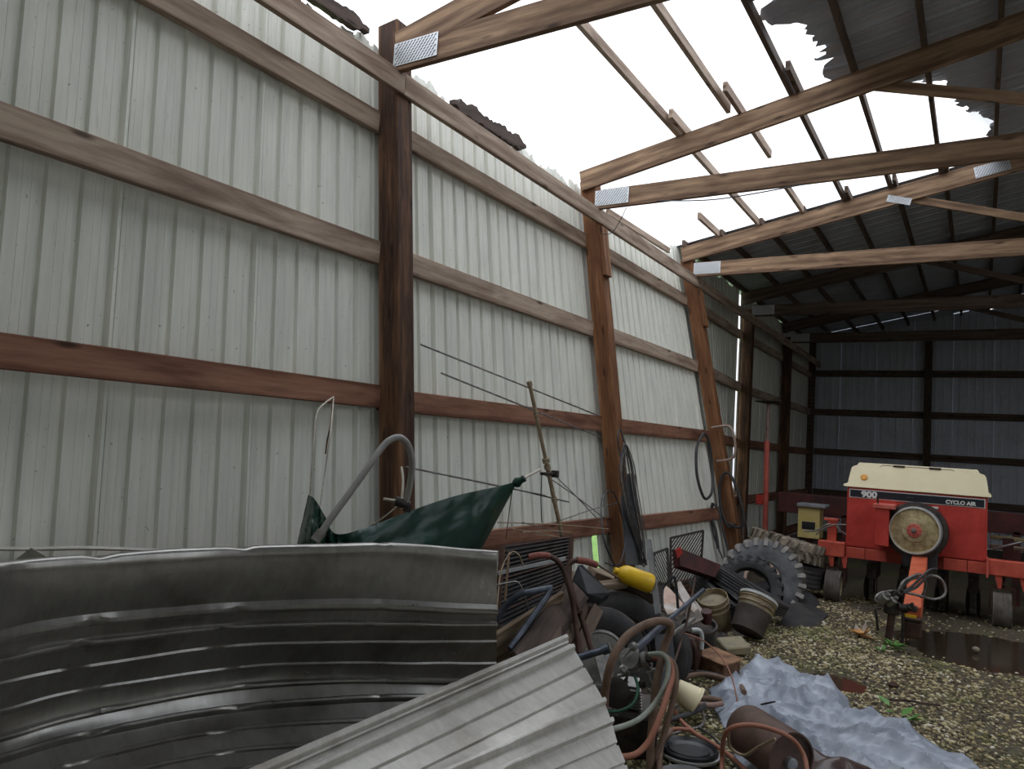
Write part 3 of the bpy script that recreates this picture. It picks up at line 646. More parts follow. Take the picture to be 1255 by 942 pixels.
# red jack stand behind
rp0 = Y(938, 665, 11.5); rp0.z = 0
rp = thing('red_stand_pole', 'tall red pole with a round dark disc on top, standing in the dark corner', 'pole', rp0)
q1 = Y(940, 540, 11.5); q2 = Y(942, 495, 11.5)
obj('lower_tube', MB().tube([rp0, q1], .038, 14), M_REDP, rp, 50); obj('upper_tube', MB().tube([q1, q2], .024, 12), mat('bare_pole_steel', (.22, .12, .10), .6, .3, c2=(.35, .25, .22)), rp, 50)
obj('disc', MB().lathe([(0, 0), (.05, .004), (.20, .03), (.205, .036), (.05, .016), (0, .014)], 28, frame(q2, (0, 0, 1))), M_BLACKM, rp, 40)
obj('bracket', MB().box(Y(931, 612, 11.45), (.10, .06, .14)), M_RED, rp, 30, bev=.008); obj('rod', MB().tube([Y(931, 620, 11.45), Y(931, 650, 11.45)], .012, 8), M_ZINC, rp, 50)
for a, b in (((0, 0), (.5, .1)), ((0, 0), (-.3, .4)), ((0, 0), (-.2, -.5))): obj('foot', MB().bar(rp0+Vector((0, 0, .03)), rp0+Vector((b[0], b[1], .03)), .05, .05), M_REDD, rp, 30)

# ------------------------------------------------------------------ tyres
def tyre(label, c, nrm, R, w, ri, mt, tread='rib', lug=.02, nl=28, group=None, rim=None, tmat=None):
    M = frame(c, nrm); t = thing('tyre', label, 'tyre', c, group); h = R-ri; P = []
    out = [(ri, w*.34), (ri+.08*h, w*.42), (ri+.45*h, w*.5), (R-.22*h, w*.48), (R-.08*h, w*.43)]
    P += out[::1]
    n = 13
    for i in range(n):
        z = w*.40*(1-2*i/(n-1)); P.append((R-.004*h*0-(.014*R if (tread == 'rib' and i % 3 == 1) else 0), z))
    P += [(r, -z) for r, z in out[::-1]]
    P += [(ri+.02, -w*.30), (R-.05, -w*.38), (R-.035, 0), (R-.05, w*.38), (ri+.02, w*.30)]
    obj('carcass', MB().lathe(P, 56, M, True), mt, t, 28)
    if tmat and tread == 'rib': obj('tread_band', MB().lathe([(R-.03, w*.44), (R+.004, w*.40), (R+.004, -w*.40), (R-.03, -w*.44)], 56, M, True), tmat, t, 28)
    if tread == 'lug':
        m = MB()
        for k in range(nl):
            for s in (1, -1):
                a = 2*math.pi*(k+(.5 if s > 0 else 0))/nl; L = w*.50; e = Vector((math.cos(a), math.sin(a), 0)); f = Vector((-math.sin(a), math.cos(a), 0))
                zz = Vector((0, 0, 1)); dz = (zz*s+f*.45).normalized(); yy = e.cross(dz).normalized()
                B = Matrix((e, yy, dz)).transposed(); cc_ = e*(R+lug*.4)+zz*s*L*.52
                mm = MB().box(cc_, (lug*1.3, R*.085, L), B); m.add([M @ v for v in mm.v], mm.f)
                mm = MB().box(e*(R-lug*.5)+zz*s*w*.48+f*.45*w*.24, (R*.19, R*.10, w*.08), Matrix((e, f, zz)).transposed()); m.add([M @ v for v in mm.v], mm.f)
        obj('tread_lugs', m, tmat or mt, t, 20)
    if rim == 'open': obj('rim_ring', MB().lathe([(ri+.005, w*.36), (ri-.025, w*.36), (ri-.03, w*.10), (ri-.02, -w*.2), (ri+.005, -w*.3)], 40, M, True), M_BAG, t, 30); rim = None
    if rim:
        obj('rim', MB().lathe([(ri+.012, w*.36), (ri-.012, w*.40), (ri-.03, w*.30), (ri-.05, w*.05), (ri*.55, w*.0), (ri*.5, w*.06), (ri*.28, w*.08), (0, w*.08)], 40, M), rim, t, 30)
        obj('hub', MB().lathe([(0, w*.06), (ri*.24, w*.06), (ri*.24, w*.2), (ri*.16, w*.26), (0, w*.27)], 16, M), M_BLACKM, t, 30)
    return t
TG = 'old tyres piled by the leaning post'
tyre('large grey tractor tyre with bare lugs leaning in the pile by the leaning post', D(934, 711, 8.3), cdir(-.30, .38, .9), .42, .26, .19, M_RUBG, 'lug', .03, 24, TG, rim='open', tmat=M_RUBW)
tyre('knobbly black tyre half hidden inside the large tractor tyre', D(918, 722, 7.9), cdir(-.25, .45, .85), .325, .16, .21, M_RUB, 'lug', .018, 22, TG)
tyre('worn ribbed black tyre seen edge-on, slanting across the front of the tyre pile', D(917, 722, 7.35), edir(917, 722, .47, .86, .06), .40, .13, .24, M_RUB, 'rib', group=TG)
tyre('ribbed black tyre lowest and leftmost in the tyre pile', D(884, 733, 7.25), edir(884, 733, .60, .78, .16), .33, .17, .19, M_RUB, 'rib', group=TG)
tyre('tan mud-caked knobbly tyre lying on top at the right of the pile', D(964, 669, 9.0), edir(964, 669, .24, .95, .03), .40, .22, .22, M_RUBT, 'lug', .03, 24, TG, tmat=M_RUBT)
tyre('black tyre lying under the tan knobbly one', D(967, 700, 9.0), edir(967, 700, .16, .96, .08), .40, .26, .22, M_RUB, 'rib', group=TG)
tyre('flat black tyre on the ground at the foot of the pile beside the gravel', D(962, 738, 8.5), cdir(.1, .96, .25), .36, .2, .2, M_RUB, 'rib', group=TG)
TN = 'car tyres behind the hand truck'
tyre('larger dusty tyre standing behind the hand truck', D(752, 798, 5.15), cdir(.18, .22, 1), .40, .20, .24, M_RUB, 'rib', group=TN, rim=M_BLACKM, tmat=M_RUBB)
tyre('brown-dusted tyre with a grey hub leaning just behind the hand truck handles', D(732, 806, 4.75), cdir(.22, .30, 1), .31, .19, .17, M_RUB, 'rib', group=TN, rim=M_IRONG, tmat=M_RUBB)
tyre('black tyre buried low in the scrap under the long blue tube', D(800, 800, 5.2), cdir(-.5, .2, .8), .26, .17, .16, M_RUB, 'rib', group=TN)

# ------------------------------------------------------------------ scrap heap body under the junk
def mound(x, y):
    e = ((x-.75)/.62)**2; yy = max(0, min(1, (y-3.0)/.8))*max(0, min(1, (8.3-y)/1.6))
    return max(-.05, .36*math.exp(-e*1.5)*yy-.02)
rows = []
for i in range(70):
    r = []
    for j in range(44):
        x = .35+1.35*j/43; y = 2.9+5.6*i/69; z = mound(x, y)
        z += (.10*abs(mnoise.noise(Vector((x*5, y*5, 1))))+.08*mnoise.noise(Vector((x*12, y*12, 2))))*min(1, max(0, z)*5)
        r.append(Vector((x, y, z)))
    rows.append(r)
tag(obj('scrap_heap', MB().grid(rows), M_SCRAP, None, 12), 'dark heap of tangled small scrap under the junk along the wall', 'scrap heap', kind='stuff')
m = MB()
for k in range(420):
    x = random.uniform(.5, 1.5); y = random.uniform(3.2, 8.2); z = mound(x, y)
    if z < .08: continue
    a = Vector((x, y, z+.03)); d = Vector((random.gauss(0, 1), random.gauss(0, 1), random.gauss(0, .45))).normalized()
    if k % 3: m.bar(a-d*random.uniform(.04, .16), a+d*random.uniform(.04, .14), random.uniform(.008, .035), random.uniform(.006, .02))
    else: m.tube(spl([a-d*.12, a+Vector((0, 0, .05)), a+d*.12], 3), random.uniform(.004, .012), 5)
tag(obj('scrap_pieces', m, mat('mixed_scrap', (.03, .022, .018), .6, .3, c2=(.20, .16, .12), scale=5, lo=.45, hi=.75), None, 30), 'loose bars, sticks and pipe ends strewn over the dark heap', 'scrap', kind='stuff')

# ------------------------------------------------------------------ old grille leaning in the heap
def bil(q, u, v): return q[0].lerp(q[1], u).lerp(q[3].lerp(q[2], u), v)
Q = [D(616, 668, 5.0), D(700, 656, 5.25), D(694, 745, 4.9), D(606, 800, 4.5)]
gr = thing('slatted_grille', 'rusty dark grille of thin horizontal slats leaning behind the curled sheet', 'grille', bil(Q, .5, 1))
for a, b in ((0, 3), (1, 2)): obj('side_frame', MB().bar(Q[a], Q[b], .03, .03, (0, 1, 0)), M_RUSTD, gr, 30)
nrm = (Q[1]-Q[0]).cross(Q[3]-Q[0]).normalized()
for k in range(22):
    v = (k+.5)/22; a = bil(Q, 0.02, v); b = bil(Q, .98, v); obj('slat', MB().bar(a, b, .012, .016, nrm), M_BLACKM if k % 7 else M_RUSTD, gr, 30)
obj('back_plate', MB().slab([p-(CAM-p).normalized()*.03 for p in Q], .01), M_BLACK, gr, 0)
tag(obj('flat_steel_bar', MB().bar(D(611, 702, 4.75), D(693, 684, 5.0), .012, .022, (0, 0, 1)), M_PLATE, None, 30), 'pale flat steel bar lying across the rusty grille', 'bar')
hose('stick', [D(624, 676, 4.7), D(622, 700, 4.65), D(619, 735, 4.6)], .008, mat('tan_stick', (.24, .16, .10), .8), None, 6, 4, 'thin tan stick upright in front of the grille', 'stick')
hose('bent_wire', [D(609, 745, 4.3), D(614, 700, 4.5), D(626, 677, 4.6), D(636, 680, 4.6), D(641, 694, 4.6)], .005, M_ANT, None, 6, 5, 'bent tan wire arching over the left side of the grille', 'wire')
hose('bent_rod', [D(608, 717, 4.4), D(622, 714, 4.4), D(634, 713, 4.4), D(640, 722, 4.4), D(646, 742, 4.4), D(651, 757, 4.4)], .006, M_WIRE, None, 6, 5, 'thin grey rod with a square bend before the grille', 'rod')
fr = thing('tube_frame', 'blue-black bent tube frame before the grille', 'tube frame', D(640, 790, 4.2))
obj('tube', MB().tube(spl([D(606, 764, 4.2), D(620, 742, 4.2), D(636, 729, 4.2), D(650, 725, 4.2), D(675, 720, 4.3)], 6), .018, 10), M_BLUE, fr, 50)
obj('tube', MB().tube([D(675, 720, 4.3), D(671, 730, 4.25), D(625, 795, 4.0)], .018, 10), M_BLUE, fr, 50)
tag(board('plank', D(600, 800, 4.05), D(689, 742, 4.5), .03, .20, W_PLY, None, up=(.2, .1, 1)), 'tan plywood plank with a pale top edge, slanting up in front of the grille', 'plank')
tag(board('plank', D(640, 815, 3.9), D(708, 722, 4.7), .04, .17, W_ROT, None, up=cdir(-.8, .6, .2)), 'dark brown plank slanting up beside the hand truck', 'plank')
tag(board('plank', D(672, 812, 4.0), D(716, 735, 4.8), .04, .12, W_DARK, None, up=cdir(-.6, .6, .5)), 'greyish plank behind the hand truck tubes', 'plank')
tag(board('plank', D(690, 830, 4.2), D(733, 745, 4.75), .03, .08, W_DARK, None, up=cdir(-.8, .3, .5)), 'narrow pale lath leaning on the dusty tyre', 'plank')
tag(board('plank', D(699, 700, 5.3), D(696, 735, 5.2), .05, .06, W_GREY, None, up=cdir(0, 0, 1)), 'short grey wooden stub between the grille and the hand truck', 'plank')
# hand truck
ht = thing('hand_truck', 'rusty brown hand truck with two red rubber grips', 'hand truck', D(715, 830, 4.2))
for pts in ([(672, 681, 4.45), (683, 687, 4.45), (692, 702, 4.45), (699, 725, 4.42), (704, 750, 4.4), (710, 800, 4.3)], [(708, 686, 4.6), (700, 689, 4.6), (696, 700, 4.58), (702, 727, 4.5), (712, 755, 4.45), (726, 800, 4.35)]):
    obj('handle_tube', MB().tube(spl([D(*p) for p in pts], 6), .0165, 10), M_RUSTD, ht, 50)
obj('grip', MB().tube(spl([D(648, 682.5, 4.4), D(660, 680, 4.42), D(673, 681, 4.45)], 4), .019, 12), M_GRIP, ht, 50); obj('grip', MB().tube(spl([D(731, 692, 4.65), D(720, 688, 4.62), D(707, 686, 4.6)], 4), .021, 12), M_GRIP, ht, 50)
obj('cross_bar', MB().bar(D(703, 748, 4.4), D(712, 750, 4.45), .02, .02), M_RUSTD, ht, 30)
tag(obj('black_case', MB().slab([D(703, 711, 4.9), D(709, 692, 5.0), D(714, 692, 5.0), D(748, 726, 4.9), D(738, 733, 4.8), D(720, 727, 4.7)], .06), M_BLACK, None, 20), 'black wedge-shaped case propped behind the right grip', 'case')
tag(board('wood_block', D(722, 705, 5.35), D(765, 722, 5.5), .12, .12, W_PLY, None, up=cdir(0, 1, .3)), 'tan wood block behind the yellow jug', 'wood block')
tag(board('wood_block', D(735, 718, 5.1), D(767, 714, 5.2), .06, .05, W_PLY, None, up=cdir(0, 1, .3)), 'short pale offcut lying on the tyres below the yellow jug', 'wood block')
tag(board('plank', D(755, 708, 5.3), D(800, 733, 5.3), .1, .09, W_ROT, None, up=cdir(0, 1, .2)), 'dark maroon board under the yellow jug', 'plank')
hose('cable', [D(731, 691, 4.7), D(745, 700, 4.9), D(757, 708, 5.1), D(768, 716, 5.2)], .006, M_TWINE, None, 6, 4, 'thin brown cord from the right grip towards the yellow jug', 'cord')
yj = thing('yellow_jug', 'bright yellow plastic jug lying on its side atop the scrap', 'jug', D(778, 708, 5.15))
a_ = D(757, 700, 5.15); b_ = D(800, 716, 5.15); L_ = (b_-a_).length
obj('body', MB().lathe([(0, 0), (.030, .004), (.052, .03), (.064, .055), (.066, L_*.6), (.068, L_*.9), (.060, L_*.98), (0, L_)], 24, frame(a_, b_-a_)), M_YELLOW, yj, 40)
obj('cap', MB().lathe([(0, -.025), (.022, -.025), (.024, 0), (.02, .01)], 16, frame(a_, b_-a_)), M_YELLOW, yj, 30)
tag(obj('angle_post', MB().bar(D(794, 661, 5.3), D(806, 752, 5.0), .035, .008, (0, 1, 0)).bar(D(797, 661, 5.32), D(809, 752, 5.02), .006, .03, (0, 1, 0)), M_ZINC, None, 30), 'grey steel angle standing upright right of the yellow jug', 'steel angle')
# expanded metal panels against the wall
def mesh_panel(label, Q, n, seed, flip=1):
    t = thing('mesh_panel', label, 'mesh panel', bil(Q, .5, 1))
    nr = (Q[1]-Q[0]).cross(Q[3]-Q[0]).normalized()
    for a, b in ((0, 1), (1, 2), (2, 3), (3, 0)): obj('frame_bar', MB().bar(Q[a], Q[b], .018, .018, nr), M_BLACKM, t, 30)
    m = MB()
    for k in range(-n, n):
        u0 = (k+.5)/n; u1 = u0+1.0; v0, v1 = 0, 1
        if u0 < 0: v0 = -u0; u0 = 0
        if u1 > 1: v1 = 1-(u1-1); u1 = 1
        if v1-v0 < .02: continue
        if flip < 0: m.bar(bil(Q, u0, 1-v0), bil(Q, u1, 1-v1), .012, .004, nr)
        else: m.bar(bil(Q, u0, v0), bil(Q, u1, v1), .012, .004, nr)
    tag(obj('mesh_strands', m, M_BLACKM, t, 0), kind='stuff'); return t
mesh_panel('framed diagonal-mesh panel leaning on the wall below the bottom girt', [X(822, 659, .62), X(862, 650, .62), X(858, 712, .85), X(822, 716, .9)], 10, 1, -1)
mesh_panel('smaller dark mesh panel left of the framed diagonal one', [X(801, 678, .70), X(818, 672, .68), X(820, 720, .9), X(803, 725, .95)], 7, 2)
ch = tag(obj('steel_channel', MB().slab([D(832, 671, 7.0), D(884, 692, 7.2), D(876, 707, 7.1), D(834, 693, 6.9)], .09), M_REDD, None, 20), 'dark maroon steel channel with a bright red end, lying behind the left tyre', 'steel channel')
obj('red_end', MB().slab([D(828, 674, 6.93), D(834, 670, 6.93), D(837, 677, 6.93), D(831, 684, 6.93)], .02), M_RED, ch, 20)

# ------------------------------------------------------------------ buckets, jugs, boxes
def pail(name, label, base, top, rb, rt, mt, rim=None, fill=None, cat='bucket', ribs=True, lower=0, lower_m=None):
    ax = (top-base); L = ax.length; M = frame(base, ax); t = thing(name, label, cat, base)
    pr = [(0, 0), (rb, 0), (rb+.004, .01)]
    if ribs: pr += [(rb+(rt-rb)*.72, L*.72), (rt+.006, L*.73), (rt+.006, L*.75), (rb+(rt-rb)*.8, L*.77), (rb+(rt-rb)*.86, L*.86), (rt+.007, L*.87), (rt+.007, L*.89), (rt, L*.9)]
    pr += [(rt, L), (rt-.006, L), (rt-.008, L*.9), (rb-.006, L*.1), (0, L*.1)]
    obj('body', MB().lathe(pr, 36, M), mt, t, 30)
    if lower: obj('mud_coat', MB().lathe([(rb+.002, -.002), (rb+.006, 0), (rb+(rt-rb)*lower+.005, L*lower), (rb+(rt-rb)*lower+.001, L*lower)], 36, M), lower_m, t, 30)
    if rim: obj('rim', MB().lathe([(rt-.008, L-.006), (rt-.008, L+.006), (rt+.010, L+.006), (rt+.010, L-.018)], 36, M, True), rim, t, 30)
    obj('wire_handle', MB().tube(spl([M @ Vector((rt*1.03, 0, L*.85)), M @ Vector((rt*.8, rt*.7, L*.72)), M @ Vector((0, rt*1.12, L*.6)), M @ Vector((-rt*.8, rt*.7, L*.72)), M @ Vector((-rt*1.03, 0, L*.85))], 5), .003, 6), M_WIRE, t, 50)
    if fill: obj('contents', MB().lathe([(rt-.01, L*.86), (rt*.6, L*.9), (0, L*.92)], 20, M), fill, t, 60)
    return t
pail('bucket', 'mossy tan plastic bucket with no lid, left of the darker bucket', D(882, 776, 6.85), D(873, 731, 6.74), .115, .135, M_TANB, fill=M_CONC)
pail('bucket', 'dirty brown bucket with a white rim, tilted against the ribbed tyre', D(915, 774, 6.55), D(930, 733, 6.68), .135, .160, M_TANB, rim=M_WPLAS, lower=.62, lower_m=mat('bucket_mud', (.035, .026, .022), .7, c2=(.075, .055, .045), scale=9))
pail('black_pot', 'black tub crammed with rags and scrap, in front of the tan bucket', D(857, 805, 6.0), D(856, 766, 5.95), .12, .14, M_BLACK, rim=M_BLACKM, fill=M_SCRAP, cat='tub', ribs=False)
tag(obj('rag', MB().slab([D(843, 738, 5.95), D(850, 733, 5.9), D(862, 748, 5.9), D(862, 758, 5.85), D(848, 765, 5.85), D(840, 756, 5.9)], .05), M_PAPER, None, 20), 'crumpled pale rag stuffed in the black tub', 'rag')
tag(obj('rusty_can', MB().lathe([(0, 0), (.04, 0), (.045, .07), (.04, .1), (0, .1)], 16, frame(D(866, 762, 5.9), cdir(-.1, 1, .3))), M_REDD, None, 30), 'dark red can end poking out of the black tub', 'can')
tag(obj('paper_sack', MB().slab([D(815, 716, 5.9), D(822, 722, 5.85), D(836, 738, 5.8), D(840, 746, 5.7), D(826, 750, 5.6), D(812, 738, 5.7)], .05), M_BAG, None, 20), 'pinkish paper sack crumpled by the grey steel angle', 'sack')
tag(obj('paper_scrap', MB().slab([D(826, 714, 5.9), D(834, 712, 5.95), D(848, 735, 5.85), D(856, 745, 5.8), D(850, 750, 5.75), D(838, 738, 5.8)], .015), M_PAPER, None, 20), 'long white scrap of card beside the pinkish sack', 'card')
tag(obj('paper_scrap', MB().slab([D(812, 740, 5.6), D(830, 738, 5.6), D(836, 747, 5.5), D(818, 752, 5.4)], .012), M_PAPER, None, 20), 'soiled white card flat below the pinkish sack', 'card')
rj = thing('jug', 'red-brown stained jug with a white moulded handle, before the black tub', 'jug', D(846, 820, 5.45))
jm = frame(D(845, 822, 5.45), cdir(0, 1, .22)); m = MB()
m.lathe([(0, 0), (.085, 0), (.095, .02), (.095, .20), (.075, .25), (.03, .28), (0, .28)], 4, jm @ Matrix.Rotation(.8, 4, 'Z')); obj('body', m, M_RUSTD, rj, 20, bev=.01)
obj('handle', MB().tube(spl([D(848, 772, 5.35), D(856, 772, 5.35), D(860, 778, 5.35), D(860, 795, 5.35)], 5), .016, 10), M_WPLAS, rj, 50)
rb_ = thing('rusty_box', 'rusty steel box with a sloping lid on the ground between the tub and the tarp', 'box', G(878, 828))
Bm = frame(D(880, 814, 5.45), (.05, -.10, 1), (.93, -.36, .06)); m = MB().box((0, 0, -.03), (.25, .20, .18)); m.v = [Bm @ v for v in m.v]; obj('body', m, M_RUST, rb_, 20, bev=.012)
m = MB().box((0, 0, .06), (.27, .23, .015)); m.v = [Bm @ v for v in m.v]; obj('lid', m, M_RUST, rb_, 20, bev=.004)
cb = frame(D(899, 791, 6.1), (.05, -.22, 1), (.75, .6, .1)); m = MB().box((0, 0, 0), (.22, .2, .07)); m.v = [cb @ v for v in m.v]
tag(obj('concrete_block', m, M_CONC, None, 20, bev=.01), 'flat mossy concrete block behind the rusty box', 'block')
for (px, py, z, s, lab) in ((885, 783, 6.3, .06, 'dark angular lump between the buckets and the mossy block'), (820, 788, 5.4, .05, 'blackish iron lump left of the red-brown jug'), (896, 778, 6.6, .035, 'small grey stone at the foot of the white-rimmed bucket')):
    m = MB().lathe([(0, -s), (s*1.1, -s*.5), (s, s*.3), (s*.4, s*.8), (0, s*.8)], 7, frame(D(px, py, z), cdir(.2, 1, .2))); tag(obj('lump', m, M_BLACKM if s > .04 else M_CONC, None, 20), lab, 'lump')
tag(obj('rubber_mat', MB().slab([G(955, 768, .01), G(962, 742, .10), G(985, 735, .10), G(1015, 752, .03), G(1000, 768, .01)], .015), M_RUB, None, 20), 'black rubber scrap on the gravel at the foot of the tyre pile', 'rubber mat')

# blue rods and engine
tag(obj('blue_rod', MB().tube([D(704, 807, 4.1), D(741, 796, 4.1)], .020, 10).tube([D(738, 797, 4.1), D(746, 794, 4.1)], .027, 10), M_BLUE, None, 50), 'blue-grey tube pointing out right of the front roofing sheet', 'tube')
tag(obj('blue_rod', MB().tube([D(768, 806, 4.1), D(812, 766, 4.7)], .022, 10).tube([D(812, 766, 4.7), D(862, 723, 5.3)], .016, 10), M_BLUE, None, 50), 'long blue steel tube slanting up towards the tan bucket', 'tube')
tag(obj('steel_rod', MB().tube([D(822, 778, 4.9), D(851, 758, 5.2)], .014, 8), M_IRONG, None, 50), 'grey rod lying alongside the long blue tube', 'rod')
hose('black_strap', [D(812, 745, 5.2), D(812, 722, 5.3), D(820, 712, 5.3), D(826, 706, 5.3), D(829, 720, 5.3), D(831, 745, 5.3)], .010, M_HOSEK, None, 8, 5, 'black looped strap over the pinkish sack', 'strap')
hose('thin_rod', [D(852, 708, 5.3), D(846, 742, 5.1), D(838, 775, 4.9), D(822, 825, 4.5)], .008, M_RUSTD, None, 6, 4, 'thin dark rod leaning across the blue tube', 'rod')
en = thing('small_engine', 'greasy small engine buried behind the hoses', 'engine', D(770, 900, 3.95))
em = frame(D(772, 862, 3.95), cdir(.1, 1, .2), cdir(1, 0, .1))
m = MB().box((0, 0, -.12), (.30, .22, .26)); m.v = [em @ v for v in m.v]; obj('crankcase', m, M_BLACKM, en, 20, bev=.02)
m = MB()
for k in range(7): m.box((-.02, -.02, .03+.016*k), (.15-.006*k, .13, .007))
m.box((-.02, -.02, .08), (.10, .09, .12)); m.v = [em @ v for v in m.v]; obj('finned_cylinder', m, M_IRONG, en, 20)
obj('carburettor', MB().lathe([(0, -.05), (.035, -.05), (.04, -.01), (.028, 0), (.028, .03), (.045, .035), (.045, .06), (0, .06)], 16, frame(D(782, 812, 3.85), cdir(.8, .4, .4))), M_IRONG, en, 30)
obj('air_cleaner', MB().lathe([(0, -.03), (.055, -.03), (.06, 0), (.05, .03), (0, .035)], 20, frame(D(772, 808, 3.85), cdir(-.3, .5, .8))), M_IRONG, en, 30)
obj('fuel_pipe', MB().tube(spl([D(778, 828, 3.8), D(782, 845, 3.75), D(776, 862, 3.7), D(760, 871, 3.7), D(745, 872, 3.75)], 6), .008, 8), M_HOSEGR, en, 60)
obj('pulley', MB().lathe([(0, 0), (.05, 0), (.075, .01), (.06, .02), (.075, .03), (.05, .04), (0, .04)], 24, frame(D(757, 848, 3.8), cdir(-.5, .2, .8))), M_BLACKM, en, 30)
for k, (a, b) in enumerate((((790, 815), (800, 842)), ((770, 822), (765, 845)), ((792, 824), (808, 818)), ((762, 806), (772, 796)))): obj('linkage', MB().tube([D(*a, 3.8), D(*b, 3.82)], .008, 6), M_IRONG, en, 50)
for k in range(9):
    a = D(752+k*7, 806+(k*37) % 46, 3.82); b = a+Vector((random.uniform(-.06, .06), random.uniform(-.05, .05), random.uniform(-.05, .07)))
    obj('linkage', MB().tube([a, b], random.uniform(.004, .012), 8), (M_IRONG, M_BLACKM, M_WIRE)[k % 3], en, 50)
for k, (px, py) in enumerate(((764, 820), (788, 838), (776, 792), (796, 806), (756, 870))): obj('fitting', MB().lathe([(0, -.015), (.02, -.015), (.024, 0), (.014, .006), (.014, .025), (0, .025)], 10, frame(D(px, py, 3.8), cdir(math.sin(k*2), .4, .8))), (M_IRONG, M_BLACKM)[k % 2], en, 30)
obj('spark_plug', MB().lathe([(0, 0), (.012, 0), (.01, .02), (.006, .025), (.006, .045), (0, .046)], 8, frame(D(780, 800, 3.85), cdir(.1, 1, 0))), M_WPLAS, en, 40)
tag(obj('fender_plate', MB().slab([D(728, 800, 4.3), D(744, 792, 4.3), D(752, 822, 4.2), D(748, 842, 4.1), D(738, 836, 4.1)], .01), M_IRONG, None, 20), 'curved greyish plate standing left of the engine', 'plate')
tag(obj('dark_cover', MB().slab([D(802, 778, 4.5), D(824, 775, 4.6), D(830, 838, 4.4), D(808, 842, 4.3)], .03), M_BLACK, None, 20), 'black cover plate between the engine and the red-brown jug', 'cover')
# hoses
H = 'hoses looped over the engine'
hose('hose', [D(741, 868, 3.6), D(742, 845, 3.6), D(749, 812, 3.6), D(765, 783, 3.65), D(785, 768, 3.7), D(805, 761, 3.75), D(820, 763, 3.8), D(822, 772, 3.8), D(815, 790, 3.8), D(808, 820, 3.75), D(803, 850, 3.7), D(798, 905, 3.65), D(796, 960, 3.6)], .020, M_HOSEB, None, 12, 8, 'thick brown hose arching high over the engine', 'hose', H)
hose('hose', [D(795, 802, 3.75), D(812, 802, 3.72), D(819, 815, 3.7), D(815, 840, 3.65), D(800, 865, 3.6), D(778, 884, 3.5), D(740, 896, 3.4), D(700, 905, 3.3)], .013, M_HOSEG, None, 10, 8, 'pale sage-green hose in the loop before the engine', 'hose', H)
hose('hose', [D(800, 806, 3.8), D(818, 808, 3.75), D(824, 825, 3.7), D(818, 850, 3.6), D(806, 885, 3.5), D(792, 912, 3.45), D(772, 926, 3.4), D(730, 926, 3.3)], .014, M_HOSET, None, 10, 8, 'terracotta hose curving down beside the sage-green one', 'hose', H)
hose('hose', [D(812, 802, 3.85), D(826, 815, 3.85), D(828, 840, 3.8), D(822, 870, 3.75), D(812, 905, 3.7), D(802, 935, 3.65), D(795, 970, 3.6)], .016, M_HOSEB, None, 10, 8, 'brown hose outermost on the right of the loop', 'hose', H)
hose('hose', [D(745, 895, 3.55), D(775, 885, 3.55), D(795, 872, 3.6), D(806, 855, 3.65)], .012, M_HOSEB, None, 10, 6, 'brown hose directly under the sage-green one', 'hose', H)
hg = 'hoses lying on the gravel left of the grey tarp'
def gh(pts, r, mt, lab): hose('hose', [G(a, b, r+hz(0, 0)*0+.035+r) for a, b in pts], r, mt, None, 8, 7, lab, 'hose', hg)
gh([(826, 838), (838, 830), (858, 826), (880, 829), (905, 838), (912, 848)], .018, M_HOSEB, 'thick brown hose on the ground, farthest from the camera')
gh([(820, 824), (850, 822), (880, 826), (905, 836)], .010, M_HOSEK, 'dark thin hose on the ground just behind the thick brown one')
gh([(838, 853), (855, 855), (870, 856), (885, 858)], .018, M_HOSEB, 'brown hose end running straight under the tarp')
gh([(836, 858), (850, 862), (870, 864), (885, 862)], .017, mat('dusty_pink_hose', (.24, .14, .11), .7, c2=(.34, .22, .18)), 'dusty pinkish hose end next to the tarp edge')
gh([(820, 882), (840, 876), (858, 868), (865, 862)], .017, M_HOSEK, 'short dark hose stub on the bare gravel')
gh([(826, 868), (840, 857), (855, 863), (863, 880), (858, 890), (845, 893), (828, 898), (815, 904)], .007, M_WIRE, 'thin grey cable curled on the gravel')
gh([(855, 891), (870, 900), (885, 915), (900, 935), (915, 950)], .007, M_HOSEK, 'thin black cable running towards the rusty drum')
gh([(826, 870), (834, 882), (850, 897), (870, 909), (890, 922), (910, 940), (930, 960)], .012, M_HOSET, 'terracotta hose running diagonally across the gravel')
gh([(812, 896), (830, 893), (850, 895)], .012, M_HOSET, 'short terracotta hose stub behind the paint lids')
hose('hose', [G(812, 960, .1), G(808, 935, .1), G(812, 908, .1), G(822, 896, .1), G(812, 892, .1), G(800, 900, .1)], .015, M_HOSEB, None, 8, 6, 'brown hose coiled left of the round lids', 'hose', hg)
hose('copper_wire', [D(822, 772, 5.0), D(840, 776, 5.0), D(862, 785, 5.0), D(884, 805, 4.9), D(897, 830, 4.75), D(904, 862, 4.6)], .005, M_COPPER, None, 8, 8, 'thin copper tube arching through the air over the rusty box', 'wire')
wp = thing('plastic_pot', 'cream plastic pot lying on its side by the hose loop', 'pot', D(836, 850, 4.6))
obj('body', MB().lathe([(0, 0), (.055, 0), (.085, .13), (.092, .13), (.092, .145), (.082, .145), (.05, .01), (0, .01)], 28, frame(D(828, 842, 4.55), cdir(.8, -.5, .25))), M_CREAM, wp, 30)
